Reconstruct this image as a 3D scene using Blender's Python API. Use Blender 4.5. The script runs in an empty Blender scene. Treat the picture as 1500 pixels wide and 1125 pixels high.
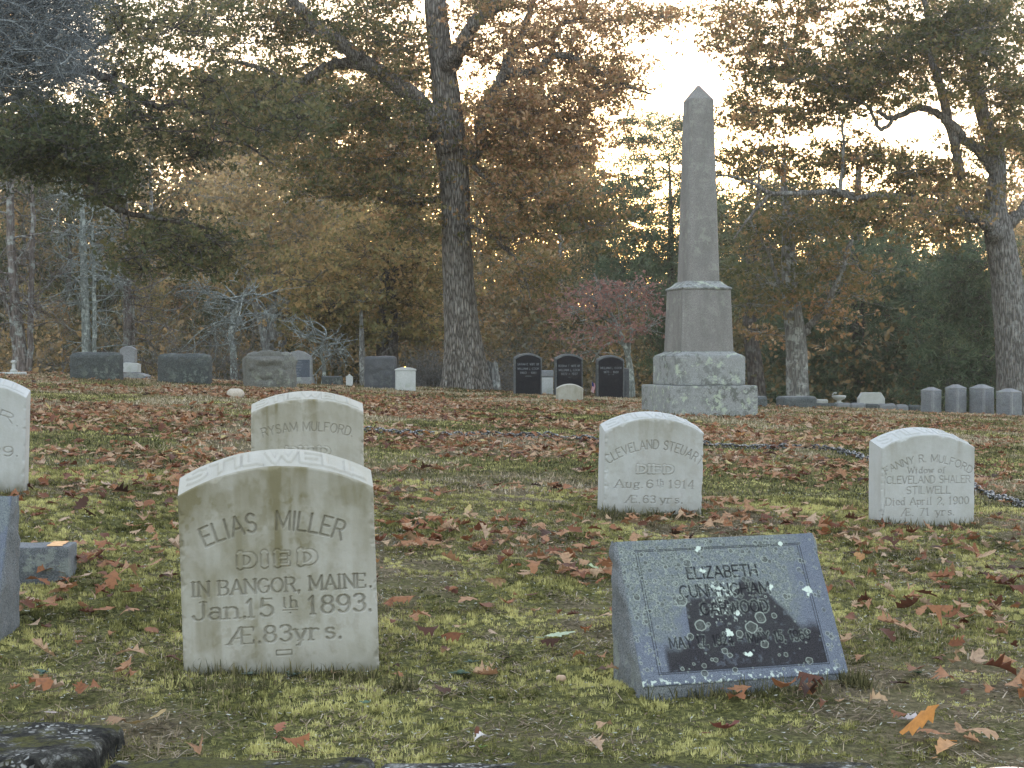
import bpy, math, random
import numpy as np

# ------------------------------------------------------------------ camera, sky, sun, exposure
scene = bpy.context.scene
col = scene.collection
F, EYE, HOR = 2250.0, 1.45, 530.0          # focal length in photo pixels, eye height, horizon row
cam_d = bpy.data.cameras.new("camera"); cam = bpy.data.objects.new("camera", cam_d); col.objects.link(cam)
cam.location = (0, 0, EYE); cam.rotation_euler = (math.radians(90), 0, 0)
cam_d.sensor_width = 36; cam_d.lens = 36 * F / 1500; cam_d.shift_y = -(562.5 - HOR) / 1500
cam_d.clip_start = 0.05; cam_d.clip_end = 3000
scene.camera = cam
SUN_EL, SUN_AZ = 4.0, 2.0                  # degrees; azimuth to the right of the view direction
w = bpy.data.worlds.new("World"); scene.world = w; w.use_nodes = True
nt = w.node_tree; nt.nodes.clear()
sky = nt.nodes.new("ShaderNodeTexSky"); sky.sky_type = 'NISHITA'; sky.sun_disc = False
sky.sun_elevation = math.radians(SUN_EL); sky.sun_rotation = math.radians(SUN_AZ)
sky.air_density = 1.0; sky.dust_density = 1.0; sky.ozone_density = 1.0
bg = nt.nodes.new("ShaderNodeBackground"); bg.inputs[1].default_value = 0.15
sky_fill = nt.nodes.new("ShaderNodeBackground"); sky_fill.inputs[0].default_value = (0.80, 0.86, 1.0, 1); sky_fill.inputs[1].default_value = 0.42  # even cool fill added over the sky to brighten upright faces
addn = nt.nodes.new("ShaderNodeAddShader"); wo = nt.nodes.new("ShaderNodeOutputWorld")
nt.links.new(sky.outputs[0], bg.inputs[0]); nt.links.new(bg.outputs[0], addn.inputs[0])
nt.links.new(sky_fill.outputs[0], addn.inputs[1]); nt.links.new(addn.outputs[0], wo.inputs[0])
sd = bpy.data.lights.new("sun", 'SUN'); sd.energy = 3.0; sd.angle = math.radians(3.0); sd.color = (1.0, 0.72, 0.45)
so = bpy.data.objects.new("sun", sd); col.objects.link(so)
so.rotation_euler = (-math.radians(90 - SUN_EL), 0, -math.radians(SUN_AZ)); so.location = (0, 60, 20)
scene.view_settings.view_transform = 'Standard'; scene.view_settings.look = 'None'
scene.view_settings.exposure = 1.72; scene.view_settings.gamma = 1.0
scene.cycles.max_bounces = 6; scene.cycles.diffuse_bounces = 3; scene.cycles.transmission_bounces = 4

# ------------------------------------------------------------------ helpers
def P(px, py, D):
    return np.array([(px - 750) / F * D, D, EYE - (py - HOR) / F * D])
def PX(v):      # pixel of a world point, used to keep measurements honest
    return 750 + F * v[..., 0] / v[..., 1], HOR - F * (v[..., 2] - EYE) / v[..., 1]

def _h(ix, iy, iz, s):
    n = (ix * 374761393 + iy * 668265263 + iz * 2147483647 + s * 144665) & 0xffffffff
    n = ((n ^ (n >> 13)) * 1274126177) & 0xffffffff
    n = ((n ^ (n >> 16)) * 2246822519) & 0xffffffff
    return ((n ^ (n >> 15)) & 0xffffff) / float(0xffffff)
def noise(x, y, z=0.0, s=0):
    x, y, z = np.broadcast_arrays(np.asarray(x, float), np.asarray(y, float), np.asarray(z, float))
    ix, iy, iz = np.floor(x).astype(np.int64), np.floor(y).astype(np.int64), np.floor(z).astype(np.int64)
    fx, fy, fz = x - ix, y - iy, z - iz
    fx, fy, fz = [t * t * (3 - 2 * t) for t in (fx, fy, fz)]
    r = 0
    for a in (0, 1):
        for b in (0, 1):
            for c in (0, 1):
                wgt = (fx if a else 1 - fx) * (fy if b else 1 - fy) * (fz if c else 1 - fz)
                r = r + wgt * _h(ix + a, iy + b, iz + c, s)
    return r
def fbm(x, y, z=0.0, o=4, s=0):
    r, a, t = 0, 1.0, 0
    for k in range(o):
        r = r + a * noise(np.asarray(x) * 2 ** k, np.asarray(y) * 2 ** k, np.asarray(z) * 2 ** k, s + k * 17); t += a; a *= 0.5
    return r / t
def sstep(a, b, x):
    t = np.clip((x - a) / (b - a), 0, 1); return t * t * (3 - 2 * t)

class MB:
    """collects blocks of verts and equal-sided faces, builds ONE mesh object"""
    def __init__(s): s.v, s.f, s.n, s.at, s.mi = [], [], 0, {}, []
    def add(s, v, f, mi=0, **at):
        v = np.asarray(v, float).reshape(-1, 3); f = np.asarray(f, np.int64)
        s.v.append(v); s.f.append(f + s.n); s.mi.append(np.full(len(f), mi))
        for k in set(list(s.at) + list(at)):
            s.at.setdefault(k, [np.zeros(s.n)])
            s.at[k].append(np.broadcast_to(np.asarray(at.get(k, 0.0), float), (len(v),)).copy())
        s.n += len(v)
    def build(s, name, mat, parent=None, loc=(0, 0, 0), smooth=True, world=True):
        v = np.concatenate(s.v) if s.v else np.zeros((0, 3))
        if world: v = v - np.asarray(loc, float)
        me = bpy.data.meshes.new(name)
        me.vertices.add(len(v)); me.vertices.foreach_set("co", v.astype(np.float32).ravel())
        loops = np.concatenate([f.ravel() for f in s.f]); tot = np.concatenate([np.full(len(f), f.shape[1]) for f in s.f])
        me.loops.add(len(loops)); me.loops.foreach_set("vertex_index", loops.astype(np.int32))
        me.polygons.add(len(tot)); me.polygons.foreach_set("loop_start", np.concatenate([[0], np.cumsum(tot)[:-1]]).astype(np.int32))
        me.polygons.foreach_set("loop_total", tot.astype(np.int32))
        me.polygons.foreach_set("use_smooth", np.full(len(tot), smooth))
        for m in (mat if isinstance(mat, (list, tuple)) else [mat]): me.materials.append(m)
        me.polygons.foreach_set("material_index", np.concatenate(s.mi).astype(np.int32))
        for k, a in s.at.items():
            at = me.attributes.new(k, 'FLOAT', 'POINT'); at.data.foreach_set("value", np.concatenate(a).astype(np.float32))
        me.update(calc_edges=True)
        o = bpy.data.objects.new(name, me); col.objects.link(o)
        if parent is not None: o.parent = parent
        else: o.location = loc
        return o

def tag(o, label, cat, group=None, kind=None):
    if label: o["label"] = label
    if cat: o["category"] = cat
    if group: o["group"] = group
    if kind: o["kind"] = kind
    return o
def empty(name, loc):
    o = bpy.data.objects.new(name, None); col.objects.link(o); o.location = tuple(loc); return o

def gridfaces(nr, nc):
    i, j = np.meshgrid(np.arange(nr - 1), np.arange(nc - 1), indexing='ij')
    a = (i * nc + j).ravel(); return np.stack([a, a + 1, a + nc + 1, a + nc], 1)

def smoothpath(pts, rad, sub=4, wig=0.0, rng=None):
    p = np.asarray(pts, float); r = np.asarray(rad, float); n = len(p)
    q = np.vstack([2 * p[0] - p[1], p, 2 * p[-1] - p[-2]])
    out, ro = [], []
    for i in range(n - 1):
        for k in range(sub):
            t = k / sub; a, b, c, d = q[i], q[i + 1], q[i + 2], q[i + 3]
            out.append(0.5 * (2 * b + (c - a) * t + (2 * a - 5 * b + 4 * c - d) * t * t + (3 * b - a - 3 * c + d) * t ** 3))
            ro.append(r[i] * (1 - t) + r[i + 1] * t)
    out.append(p[-1]); ro.append(r[-1]); out, ro = np.array(out), np.array(ro)
    if wig and rng is not None:
        out[1:-1] += rng.normal(0, 1, (len(out) - 2, 3)) * wig * np.minimum(1, ro[1:-1, None] * 6 + 0.3)
    return out, ro

def tube(mb, pts, rad, sides=6, bark=0.0, flare=0.0, mi=0, seed=0, sq=1.0):
    p = np.asarray(pts, float); r = np.asarray(rad, float); n = len(p)
    t = np.gradient(p, axis=0); t /= np.linalg.norm(t, axis=1, keepdims=True) + 1e-9
    ref = np.array([0.13, 1.0, 0.07]) if abs(t[:, 1]).mean() < 0.8 else np.array([1.0, 0.1, 0.07])
    u = np.cross(t, ref); u /= np.linalg.norm(u, axis=1, keepdims=True) + 1e-9
    b = np.cross(t, u)
    a = np.arange(sides) / sides * 2 * np.pi
    rr = np.repeat(r[:, None], sides, 1)
    if bark:
        L = np.concatenate([[0], np.cumsum(np.linalg.norm(np.diff(p, axis=0), axis=1))])[:, None]
        ca, sa = np.cos(a)[None, :], np.sin(a)[None, :]
        q = r.mean() * 14
        nz = fbm(ca * q, sa * q, L * 2.2, 3, seed)
        rid = 1 - np.abs(2 * nz - 1) * 2.0
        lump = fbm(ca * 1.3, sa * 1.3, L * 0.8, 3, seed + 5) - 0.5
        rr = rr * (1 + bark * (rid - 0.5) + 0.25 * min(1, bark * 6) * lump)
    if flare:
        L = np.concatenate([[0], np.cumsum(np.linalg.norm(np.diff(p, axis=0), axis=1))])[:, None]
        lob = 0.6 + 0.5 * np.sin(a * 5 + seed)[None, :] + 0.35 * np.sin(a * 3 + 1.3 + seed)[None, :]
        rr = rr * (1 + flare * np.exp(-L / (r[0] * 1.0)) * lob)
    v = p[:, None, :] + rr[:, :, None] * (u[:, None, :] * np.cos(a)[None, :, None] + b[:, None, :] * np.sin(a)[None, :, None])
    i, j = np.meshgrid(np.arange(n - 1), np.arange(sides), indexing='ij')
    j2 = (j + 1) % sides
    f = np.stack([i * sides + j, i * sides + j2, (i + 1) * sides + j2, (i + 1) * sides + j], -1).reshape(-1, 4)
    mb.add(v.reshape(-1, 3), f, mi, thin=np.repeat(1.0 / (1 + r * 30), sides))

# ------------------------------------------------------------------ node helper
class N:
    def __init__(s, name):
        s.m = bpy.data.materials.new(name); s.m.use_nodes = True; s.t = s.m.node_tree; s.t.nodes.clear()
        s.out = s.t.nodes.new("ShaderNodeOutputMaterial"); s.tc = None
    def new(s, typ, ins=None, **kw):
        n = s.t.nodes.new(typ)
        for k, v in kw.items(): setattr(n, k, v)
        for k, v in (ins or {}).items(): s.put(n.inputs[k], v)
        return n
    def put(s, sock, v):
        if isinstance(v, bpy.types.NodeSocket): s.t.links.new(v, sock)
        elif isinstance(v, (tuple, list)) and len(v) == 3 and sock.type == 'RGBA': sock.default_value = (*v, 1)
        else: sock.default_value = v
    def obj(s, scale=(1, 1, 1)):
        if s.tc is None: s.tc = s.new("ShaderNodeTexCoord")
        return s.new("ShaderNodeMapping", {'Vector': s.tc.outputs['Object'], 'Scale': scale}).outputs[0]
    def noise(s, scale, detail=4, rough=0.55, vec=None):
        return s.new("ShaderNodeTexNoise", {'Vector': vec if vec is not None else s.obj(), 'Scale': scale, 'Detail': detail, 'Roughness': rough}).outputs[0]
    def vor(s, scale, vec=None, feature='F1', out=0, rand=1.0):
        return s.new("ShaderNodeTexVoronoi", {'Vector': vec if vec is not None else s.obj(), 'Scale': scale, 'Randomness': rand}, feature=feature).outputs[out]
    def math(s, op, a, b=0.0, c=0.0, clamp=False):
        return s.new("ShaderNodeMath", {0: a, 1: b, 2: c}, operation=op, use_clamp=clamp).outputs[0]
    def ramp(s, fac, stops, interp='LINEAR'):
        n = s.new("ShaderNodeValToRGB", {0: fac}); r = n.color_ramp; r.interpolation = interp
        while len(r.elements) < len(stops): r.elements.new(0.5)
        for e, (p, c) in zip(r.elements, stops):
            e.position = p; e.color = (c, c, c, 1) if not isinstance(c, tuple) else (*c, 1)
        return n.outputs[0]
    def mix(s, fac, a, b, mode='MIX'):
        n = s.new("ShaderNodeMix", data_type='RGBA', blend_type=mode); s.put(n.inputs[0], fac); s.put(n.inputs[6], a); s.put(n.inputs[7], b)
        return n.outputs[2]
    def attr(s, name): return s.new("ShaderNodeAttribute", attribute_name=name).outputs['Fac']
    def bump(s, h, dist=0.01, strength=1.0, nrm=None):
        n = s.new("ShaderNodeBump", {'Height': h, 'Distance': dist, 'Strength': strength})
        if nrm is not None: s.put(n.inputs['Normal'], nrm)
        return n.outputs[0]
    def pbr(s, color, rough=0.8, nrm=None, spec=0.3, **kw):
        n = s.new("ShaderNodeBsdfPrincipled", {'Base Color': color, 'Roughness': rough, 'Specular IOR Level': spec})
        if nrm is not None: s.put(n.inputs['Normal'], nrm)
        for k, v in kw.items(): s.put(n.inputs[k], v)
        return n.outputs[0]
    def done(s, sh): s.t.links.new(sh, s.out.inputs[0]); return s.m
    def leafout(s, color, tr=0.35, rough=0.7, spec=0.2):
        a = s.pbr(color, rough, spec=spec); b = s.new("ShaderNodeBsdfTranslucent", {'Color': color}).outputs[0]
        m = s.new("ShaderNodeMixShader"); m.inputs[0].default_value = tr
        s.t.links.new(a, m.inputs[1]); s.t.links.new(b, m.inputs[2]); return s.done(m.outputs[0])

def leaf_mat(name, stops, tr=0.35, clump=0.5, rough=0.6, spec=0.25):
    n = N(name); r = n.attr('rnd')
    cn = n.ramp(n.noise(0.9, 2), [(0.3, 0.0), (0.7, 1.0)])
    f = n.math('ADD', n.math('MULTIPLY', r, 1 - clump), n.math('MULTIPLY', cn, clump))
    return n.leafout(n.ramp(f, stops), tr, rough, spec)

def bark_mat(name, c0, c1, lich=(0.3, 0.33, 0.3), la=0.5, sc=1.0, bd=0.03):
    n = N(name); v = n.obj((sc * 9, sc * 9, sc * 1.6))
    a = n.noise(1.6, 6, 0.65, v); b = n.vor(1.7, v, 'DISTANCE_TO_EDGE')
    rid = n.ramp(b, [(0.0, 0.0), (0.22, 1.0)])
    c = n.mix(n.math('MULTIPLY', rid, n.ramp(a, [(0.3, 0.2), (0.7, 1.0)])), c0, c1)
    l = n.ramp(n.noise(5 * sc, 5, 0.7), [(0.5, 0.0), (0.62, 1.0)])
    c = n.mix(n.math('MULTIPLY', l, la), c, lich)
    h = n.math('ADD', n.math('MULTIPLY', rid, 0.7), a)
    return n.done(n.pbr(c, 0.95, n.bump(h, bd, 0.9), 0.1))

def granite_mat(name, base, dark, light, scale=1.0, lichen=0.0, lc=(0.42, 0.46, 0.36), rough=0.75, stain=0.0, rockbump=0.0):
    n = N(name)
    g = n.noise(260 * scale, 2, 0.8); big = n.noise(3.5, 5, 0.6)
    c = n.ramp(g, [(0.32, dark), (0.5, base), (0.7, light)])
    c = n.mix(n.ramp(big, [(0.35, 0.0), (0.7, 0.5)]), c, tuple(x * 0.6 for x in base))
    if stain:
        st = n.ramp(n.noise(2.2, 6, 0.65, n.obj((3, 3, 0.7))), [(0.45, 0.0), (0.7, 1.0)])
        c = n.mix(n.math('MULTIPLY', st, stain), c, (0.07, 0.07, 0.055))
    if lichen:
        l = n.ramp(n.noise(9, 8, 0.72), [(0.53, 0.0), (0.58, 1.0)])
        l2 = n.ramp(n.noise(1.6, 2), [(0.4, 0.0), (0.6, 1.0)])
        c = n.mix(n.math('MULTIPLY', n.math('MULTIPLY', l, l2), lichen), c, lc)
    h = n.math('ADD', n.noise(30, 6, 0.7), n.math('MULTIPLY', g, 0.2))
    nb = n.bump(h, 0.004, 0.6)
    if rockbump: nb = n.bump(n.noise(7, 8, 0.7), rockbump, 1.0, nb)
    return n.done(n.pbr(c, rough, nb, 0.3))

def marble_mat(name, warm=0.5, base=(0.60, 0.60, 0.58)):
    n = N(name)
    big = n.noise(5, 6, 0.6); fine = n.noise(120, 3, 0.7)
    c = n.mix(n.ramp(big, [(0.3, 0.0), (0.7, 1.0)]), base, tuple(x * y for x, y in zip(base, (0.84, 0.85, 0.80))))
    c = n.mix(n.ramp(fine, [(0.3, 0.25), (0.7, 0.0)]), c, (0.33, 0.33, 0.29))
    c = n.mix(n.math('MULTIPLY', n.attr('stain'), warm, clamp=True), c, (0.17, 0.15, 0.085))  # weathering stains; on fronts also shade painted below the arch
    c = n.mix(n.math('MULTIPLY', n.attr('groove'), 0.42, clamp=True), c, (0.17, 0.155, 0.125))  # dirt in the cut letters, plus painted shade that even light leaves out
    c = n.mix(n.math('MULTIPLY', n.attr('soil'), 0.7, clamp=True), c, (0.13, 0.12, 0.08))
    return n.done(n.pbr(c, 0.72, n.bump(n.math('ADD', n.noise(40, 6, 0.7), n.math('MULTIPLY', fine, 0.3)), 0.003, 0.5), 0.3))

# ------------------------------------------------------------------ ground shape
_fd = np.array([-50, 2.6, 3.4, 4.4, 5.6, 7.6, 12, 19, 24, 28, 31, 34, 38, 45, 60, 80, 110, 160, 700])
_fz = np.array([-.90, -.90, -.893, -.882, -.830, -.722, -.625, -.545, -.56, -.60, -.66, -.78, -1.05, -1.6, -2.6, -3.2, -3.6, -4, -4])
def _f(D):
    s = 0
    for k in (-1, -.5, 0, .5, 1): s = s + np.interp(D * (1 + 0.06 * k), _fd, _fz)
    return s / 5
def gz(x, y, fine=True):
    x = np.asarray(x, float); y = np.asarray(y, float)
    z = EYE + _f(y) - 0.043 * np.clip(x, -14, 14) * np.clip((y - 4.2) / 2.8, 0, 1)
    z = z + 0.06 * np.exp(-((x + .9) ** 2 + (y - 30) ** 2) / 3.0)
    if fine:
        z = z + (fbm(x * 0.9, y * 0.9, 0, 3, 3) - 0.5) * 0.05 + (fbm(x * 7, y * 7, 0, 3, 9) - 0.5) * 0.038
    return z
def moss(x, y):
    return fbm(x * 1.1 + 7, y * 0.8, 0, 4, 31)
def litter(x, y):
    return fbm(x * 0.55 + 3, y * 0.9, 0, 4, 57)
# ------------------------------------------------------------------ cut lettering: a stroke alphabet drawn as skeletons
def _arc(cx, cy, rx, ry, a0, a1, n=10):
    a = np.radians(np.linspace(a0, a1, n)); return [(cx + rx * math.cos(t), cy + ry * math.sin(t)) for t in a]
G = {
 'A': (.78, [[(0, 0), (.39, 1), (.78, 0)], [(.14, .34), (.64, .34)]]),
 'B': (.62, [[(0, 0), (0, 1)], [(0, 1), (.33, 1)] + _arc(.33, .76, .25, .24, 90, -90) + [(0, .52)], [(.33, .52)] + _arc(.33, .26, .29, .26, 90, -90) + [(0, 0)]]),
 'C': (.72, [_arc(.4, .5, .4, .5, 48, 312, 16)]),
 'D': (.70, [[(0, 0), (0, 1), (.28, 1)] + _arc(.28, .5, .42, .5, 90, -90, 14) + [(0, 0)]]),
 'E': (.58, [[(.58, 1), (0, 1), (0, 0), (.58, 0)], [(0, .52), (.45, .52)]]),
 'F': (.56, [[(.56, 1), (0, 1), (0, 0)], [(0, .52), (.43, .52)]]),
 'G': (.74, [_arc(.4, .5, .4, .5, 48, 330, 16) + [(.74, .44), (.46, .44)]]),
 'H': (.68, [[(0, 0), (0, 1)], [(.68, 0), (.68, 1)], [(0, .5), (.68, .5)]]),
 'I': (.08, [[(.04, 0), (.04, 1)]]),
 'J': (.42, [[(.40, 1), (.40, .22)] + _arc(.2, .22, .2, .22, 0, -180, 8)]),
 'K': (.66, [[(0, 0), (0, 1)], [(.62, 1), (0, .4)], [(.22, .6), (.66, 0)]]),
 'L': (.54, [[(0, 1), (0, 0), (.54, 0)]]),
 'M': (.86, [[(0, 0), (0, 1), (.43, .15), (.86, 1), (.86, 0)]]),
 'N': (.70, [[(0, 0), (0, 1), (.70, 0), (.70, 1)]]),
 'O': (.80, [_arc(.4, .5, .4, .5, 0, 360, 20)]),
 'P': (.60, [[(0, 0), (0, 1), (.32, 1)] + _arc(.32, .74, .27, .26, 90, -90) + [(0, .48)]]),
 'R': (.66, [[(0, 0), (0, 1), (.34, 1)] + _arc(.34, .75, .26, .25, 90, -90) + [(0, .50)], [(.34, .5), (.66, 0)]]),
 'S': (.58, [_arc(.29, .75, .27, .25, 30, 260, 12) + _arc(.29, .26, .29, .26, 80, -150, 12)]),
 'T': (.66, [[(0, 1), (.66, 1)], [(.33, 1), (.33, 0)]]),
 'U': (.66, [[(0, 1), (0, .33)] + _arc(.33, .33, .33, .33, 180, 360, 12) + [(.66, 1)]]),
 'V': (.74, [[(0, 1), (.37, 0), (.74, 1)]]),
 'W': (1.0, [[(0, 1), (.25, 0), (.5, .85), (.75, 0), (1.0, 1)]]),
 'Y': (.70, [[(0, 1), (.35, .5), (.35, 0)], [(.7, 1), (.35, .5)]]),
 'Z': (.62, [[(0, 1), (.62, 1), (0, 0), (.62, 0)]]),
 'Æ': (1.05, [[(0, 0), (.5, 1), (1.05, 1)], [(.55, 1), (.55, 0), (1.05, 0)], [(.2, .36), (.55, .36)], [(.55, .52), (.92, .52)]]),
 '0': (.56, [_arc(.28, .5, .28, .5, 0, 360, 18)]),
 '1': (.26, [[(0, .82), (.16, 1), (.16, 0)]]),
 '2': (.54, [_arc(.27, .73, .27, .27, 165, -35, 12) + [(0, 0), (.54, 0)]]),
 '3': (.54, [_arc(.26, .76, .25, .24, 150, -90, 10) + _arc(.26, .27, .28, .27, 88, -150, 12)]),
 '4': (.60, [[(.6, .28), (0, .28), (.42, 1), (.42, 0)]]),
 '5': (.54, [[(.5, 1), (.1, 1), (.05, .55)] + _arc(.26, .32, .28, .32, 130, -150, 14)]),
 '6': (.56, [_arc(.30, .5, .30, .5, 50, 180, 10) + _arc(.28, .3, .28, .3, 180, -180, 16)]),
 '7': (.54, [[(0, 1), (.54, 1), (.2, 0)]]),
 '8': (.56, [_arc(.28, .76, .24, .24, 0, 360, 14), _arc(.28, .27, .28, .27, 0, 360, 14)]),
 '9': (.56, [_arc(.28, .7, .28, .3, 0, 360, 16), _arc(.26, .5, .30, .5, 20, -130, 10)]),
 'a': (.46, [_arc(.21, .2, .21, .2, 0, 360, 12), _arc(.22, .46, .2, .2, 140, 0, 7) + [(.42, 0)]]),
 'd': (.48, [_arc(.22, .31, .22, .31, 0, 360, 14), [(.44, 1), (.44, 0)]]),
 'e': (.46, [[(0, .33), (.46, .33)] + _arc(.23, .32, .23, .32, 5, 320, 14)]),
 'f': (.32, [_arc(.26, .82, .16, .18, 40, 180, 7) + [(.1, 0)], [(0, .62), (.28, .62)]]),
 'g': (.48, [_arc(.22, .42, .2, .22, 0, 360, 14), _arc(.22, -.1, .24, .16, 0, 360, 14), [(.12, .2), (.04, .1), (.14, .05)], [(.38, .58), (.5, .66)]]),
 'h': (.48, [[(0, 0), (0, 1)], _arc(.22, .38, .22, .26, 180, 0, 8) + [(.44, 0)]]),
 'i': (.10, [[(.05, 0), (.05, .62)], [(.05, .84), (.05, .88)]]),
 'l': (.10, [[(.05, 0), (.05, 1)]]),
 'n': (.48, [[(0, 0), (0, .62)], _arc(.22, .38, .22, .26, 180, 0, 8) + [(.44, 0)]]),
 'o': (.48, [_arc(.24, .31, .24, .31, 0, 360, 14)]),
 'p': (.48, [[(.02, .62), (.02, -.3)], _arc(.26, .31, .22, .31, 0, 360, 14)]),
 'r': (.34, [[(0, 0), (0, .62)], _arc(.22, .4, .2, .22, 180, 50, 6)]),
 's': (.38, [_arc(.19, .47, .17, .15, 30, 260, 9) + _arc(.19, .17, .18, .17, 80, -150, 9)]),
 't': (.30, [[(.12, .9), (.12, .12)] + _arc(.22, .12, .1, .12, 180, 300, 5), [(0, .62), (.28, .62)]]),
 'u': (.48, [[(.02, .62), (.02, .22)] + _arc(.22, .22, .2, .22, 180, 360, 8) + [(.42, .62), (.42, 0)]]),
 'w': (.66, [[(0, .62), (.17, 0), (.33, .55), (.49, 0), (.66, .62)]]),
 'y': (.48, [[(0, .62), (.24, 0)], [(.48, .62), (.18, -.26), (.04, -.26)]]),
 '.': (.06, [[(.03, .0), (.03, .04)]]), ',': (.08, [[(.05, .03), (.02, -.14)]]), '-': (.5, [[(0, .45), (.5, .45)]]), ' ': (.32, []),
}
def text_segs(line):
    """line: dict(t, x, y, h, w=stroke half width, serif, arc=radius or None, gap, sx) -> segments (x0,y0,x1,y1,halfwidth)"""
    t, h = line['t'], line['h']; sx = line.get('sx', 1.0); gap = line.get('gap', .22)
    hw = line.get('w', h * .07); ser = line.get('serif', False)
    segs = []; x = 0; pos = []
    for ch in t: pos.append(x); x += (G[ch][0] + gap + (.12 if ser and ch in 'I1ilfrtLEF' else 0)) * sx
    tot = (x - gap * sx) * h
    scl = line['width'] / tot if line.get('width') else 1.0
    for ch, x0 in zip(t, pos):
        gw, pls = G[ch]; fine = []
        for pl in pls:
            for a, b in zip(pl[:-1], pl[1:]):
                dx, dy = (b[0] - a[0]) * sx, b[1] - a[1]; L = math.hypot(dx, dy) + 1e-9
                ww = hw * (0.5 + 0.75 * abs(dy) / L) if ser else hw
                fine.append((a, b, ww))
            if ser and ch not in '.,-':
                for e, o in ((pl[0], pl[1]), (pl[-1], pl[-2])):
                    dy = abs(e[1] - o[1])
                    if dy > .12 and abs(e[0] - o[0]) < dy * 1.2 and (min(abs(e[1] - k) for k in (0, 1, .62)) < .02):
                        if ch in 'aeu2356' and e[1] not in (0, .62): continue
                        fine.append(((e[0] - .13 / sx, e[1]), (e[0] + .13 / sx, e[1]), hw * .55))
                    elif dy < .05 and ch in 'EFLTZ2ÆÐ' and e[1] in (0, 1):
                        sgn = -1 if e[1] > .5 else 1
                        fine.append((e, (e[0], e[1] + sgn * .2), hw * .6))
        if ser and ch in 'BDPREFLMNHK':        # foot and head serifs of the main stem
            for yy in (0, 1): fine.append(((-.12, yy), (.1, yy), hw * .55))
        for a, b, ww in fine:
            q = []
            for (gx, gy) in (a, b):
                X = (x0 + gx * sx) * h * scl - tot * scl / 2; Y = gy * h
                if line.get('arc'):
                    R = line['arc']; cx = (x0 + gw * sx / 2) * h * scl - tot * scl / 2; phi = cx / R
                    lx, ly = X - cx, Y
                    X = R * math.sin(phi) + lx * math.cos(phi) + ly * math.sin(phi)
                    Y = R * math.cos(phi) - R - lx * math.sin(phi) + ly * math.cos(phi)
                q += [line['x'] + X, line['y'] + Y]
            segs.append((*q, ww))
    return segs
def seg_field(U, V, segs):
    """min distance / half width of the strokes; U,V regular 2-D grids"""
    q = np.full(U.shape, 9.0)
    for x0, y0, x1, y1, hw in segs:
        m = 2.6 * hw
        k = np.nonzero((U > min(x0, x1) - m) & (U < max(x0, x1) + m) & (V > min(y0, y1) - m) & (V < max(y0, y1) + m))
        if not len(k[0]): continue
        a, b = U[k], V[k]; dx, dy = x1 - x0, y1 - y0; L = dx * dx + dy * dy + 1e-12
        t = np.clip(((a - x0) * dx + (b - y0) * dy) / L, 0, 1)
        q[k] = np.minimum(q[k], np.hypot(a - x0 - t * dx, b - y0 - t * dy) / hw)
    return q

# ------------------------------------------------------------------ tablets with an arched, forward sloping top
def xf(v, loc, yaw=0, roll=0, pitch=0):
    v = np.asarray(v, float)
    cr, sr = math.cos(roll), math.sin(roll); v = v @ np.array([[cr, 0, -sr], [0, 1, 0], [sr, 0, cr]])       # roll about y
    cp, sp = math.cos(pitch), math.sin(pitch); v = v @ np.array([[1, 0, 0], [0, cp, sp], [0, -sp, cp]])
    cy, sy = math.cos(yaw), math.sin(yaw); v = v @ np.array([[cy, sy, 0], [-sy, cy, 0], [0, 0, 1]])
    return v + np.asarray(loc, float)

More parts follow.
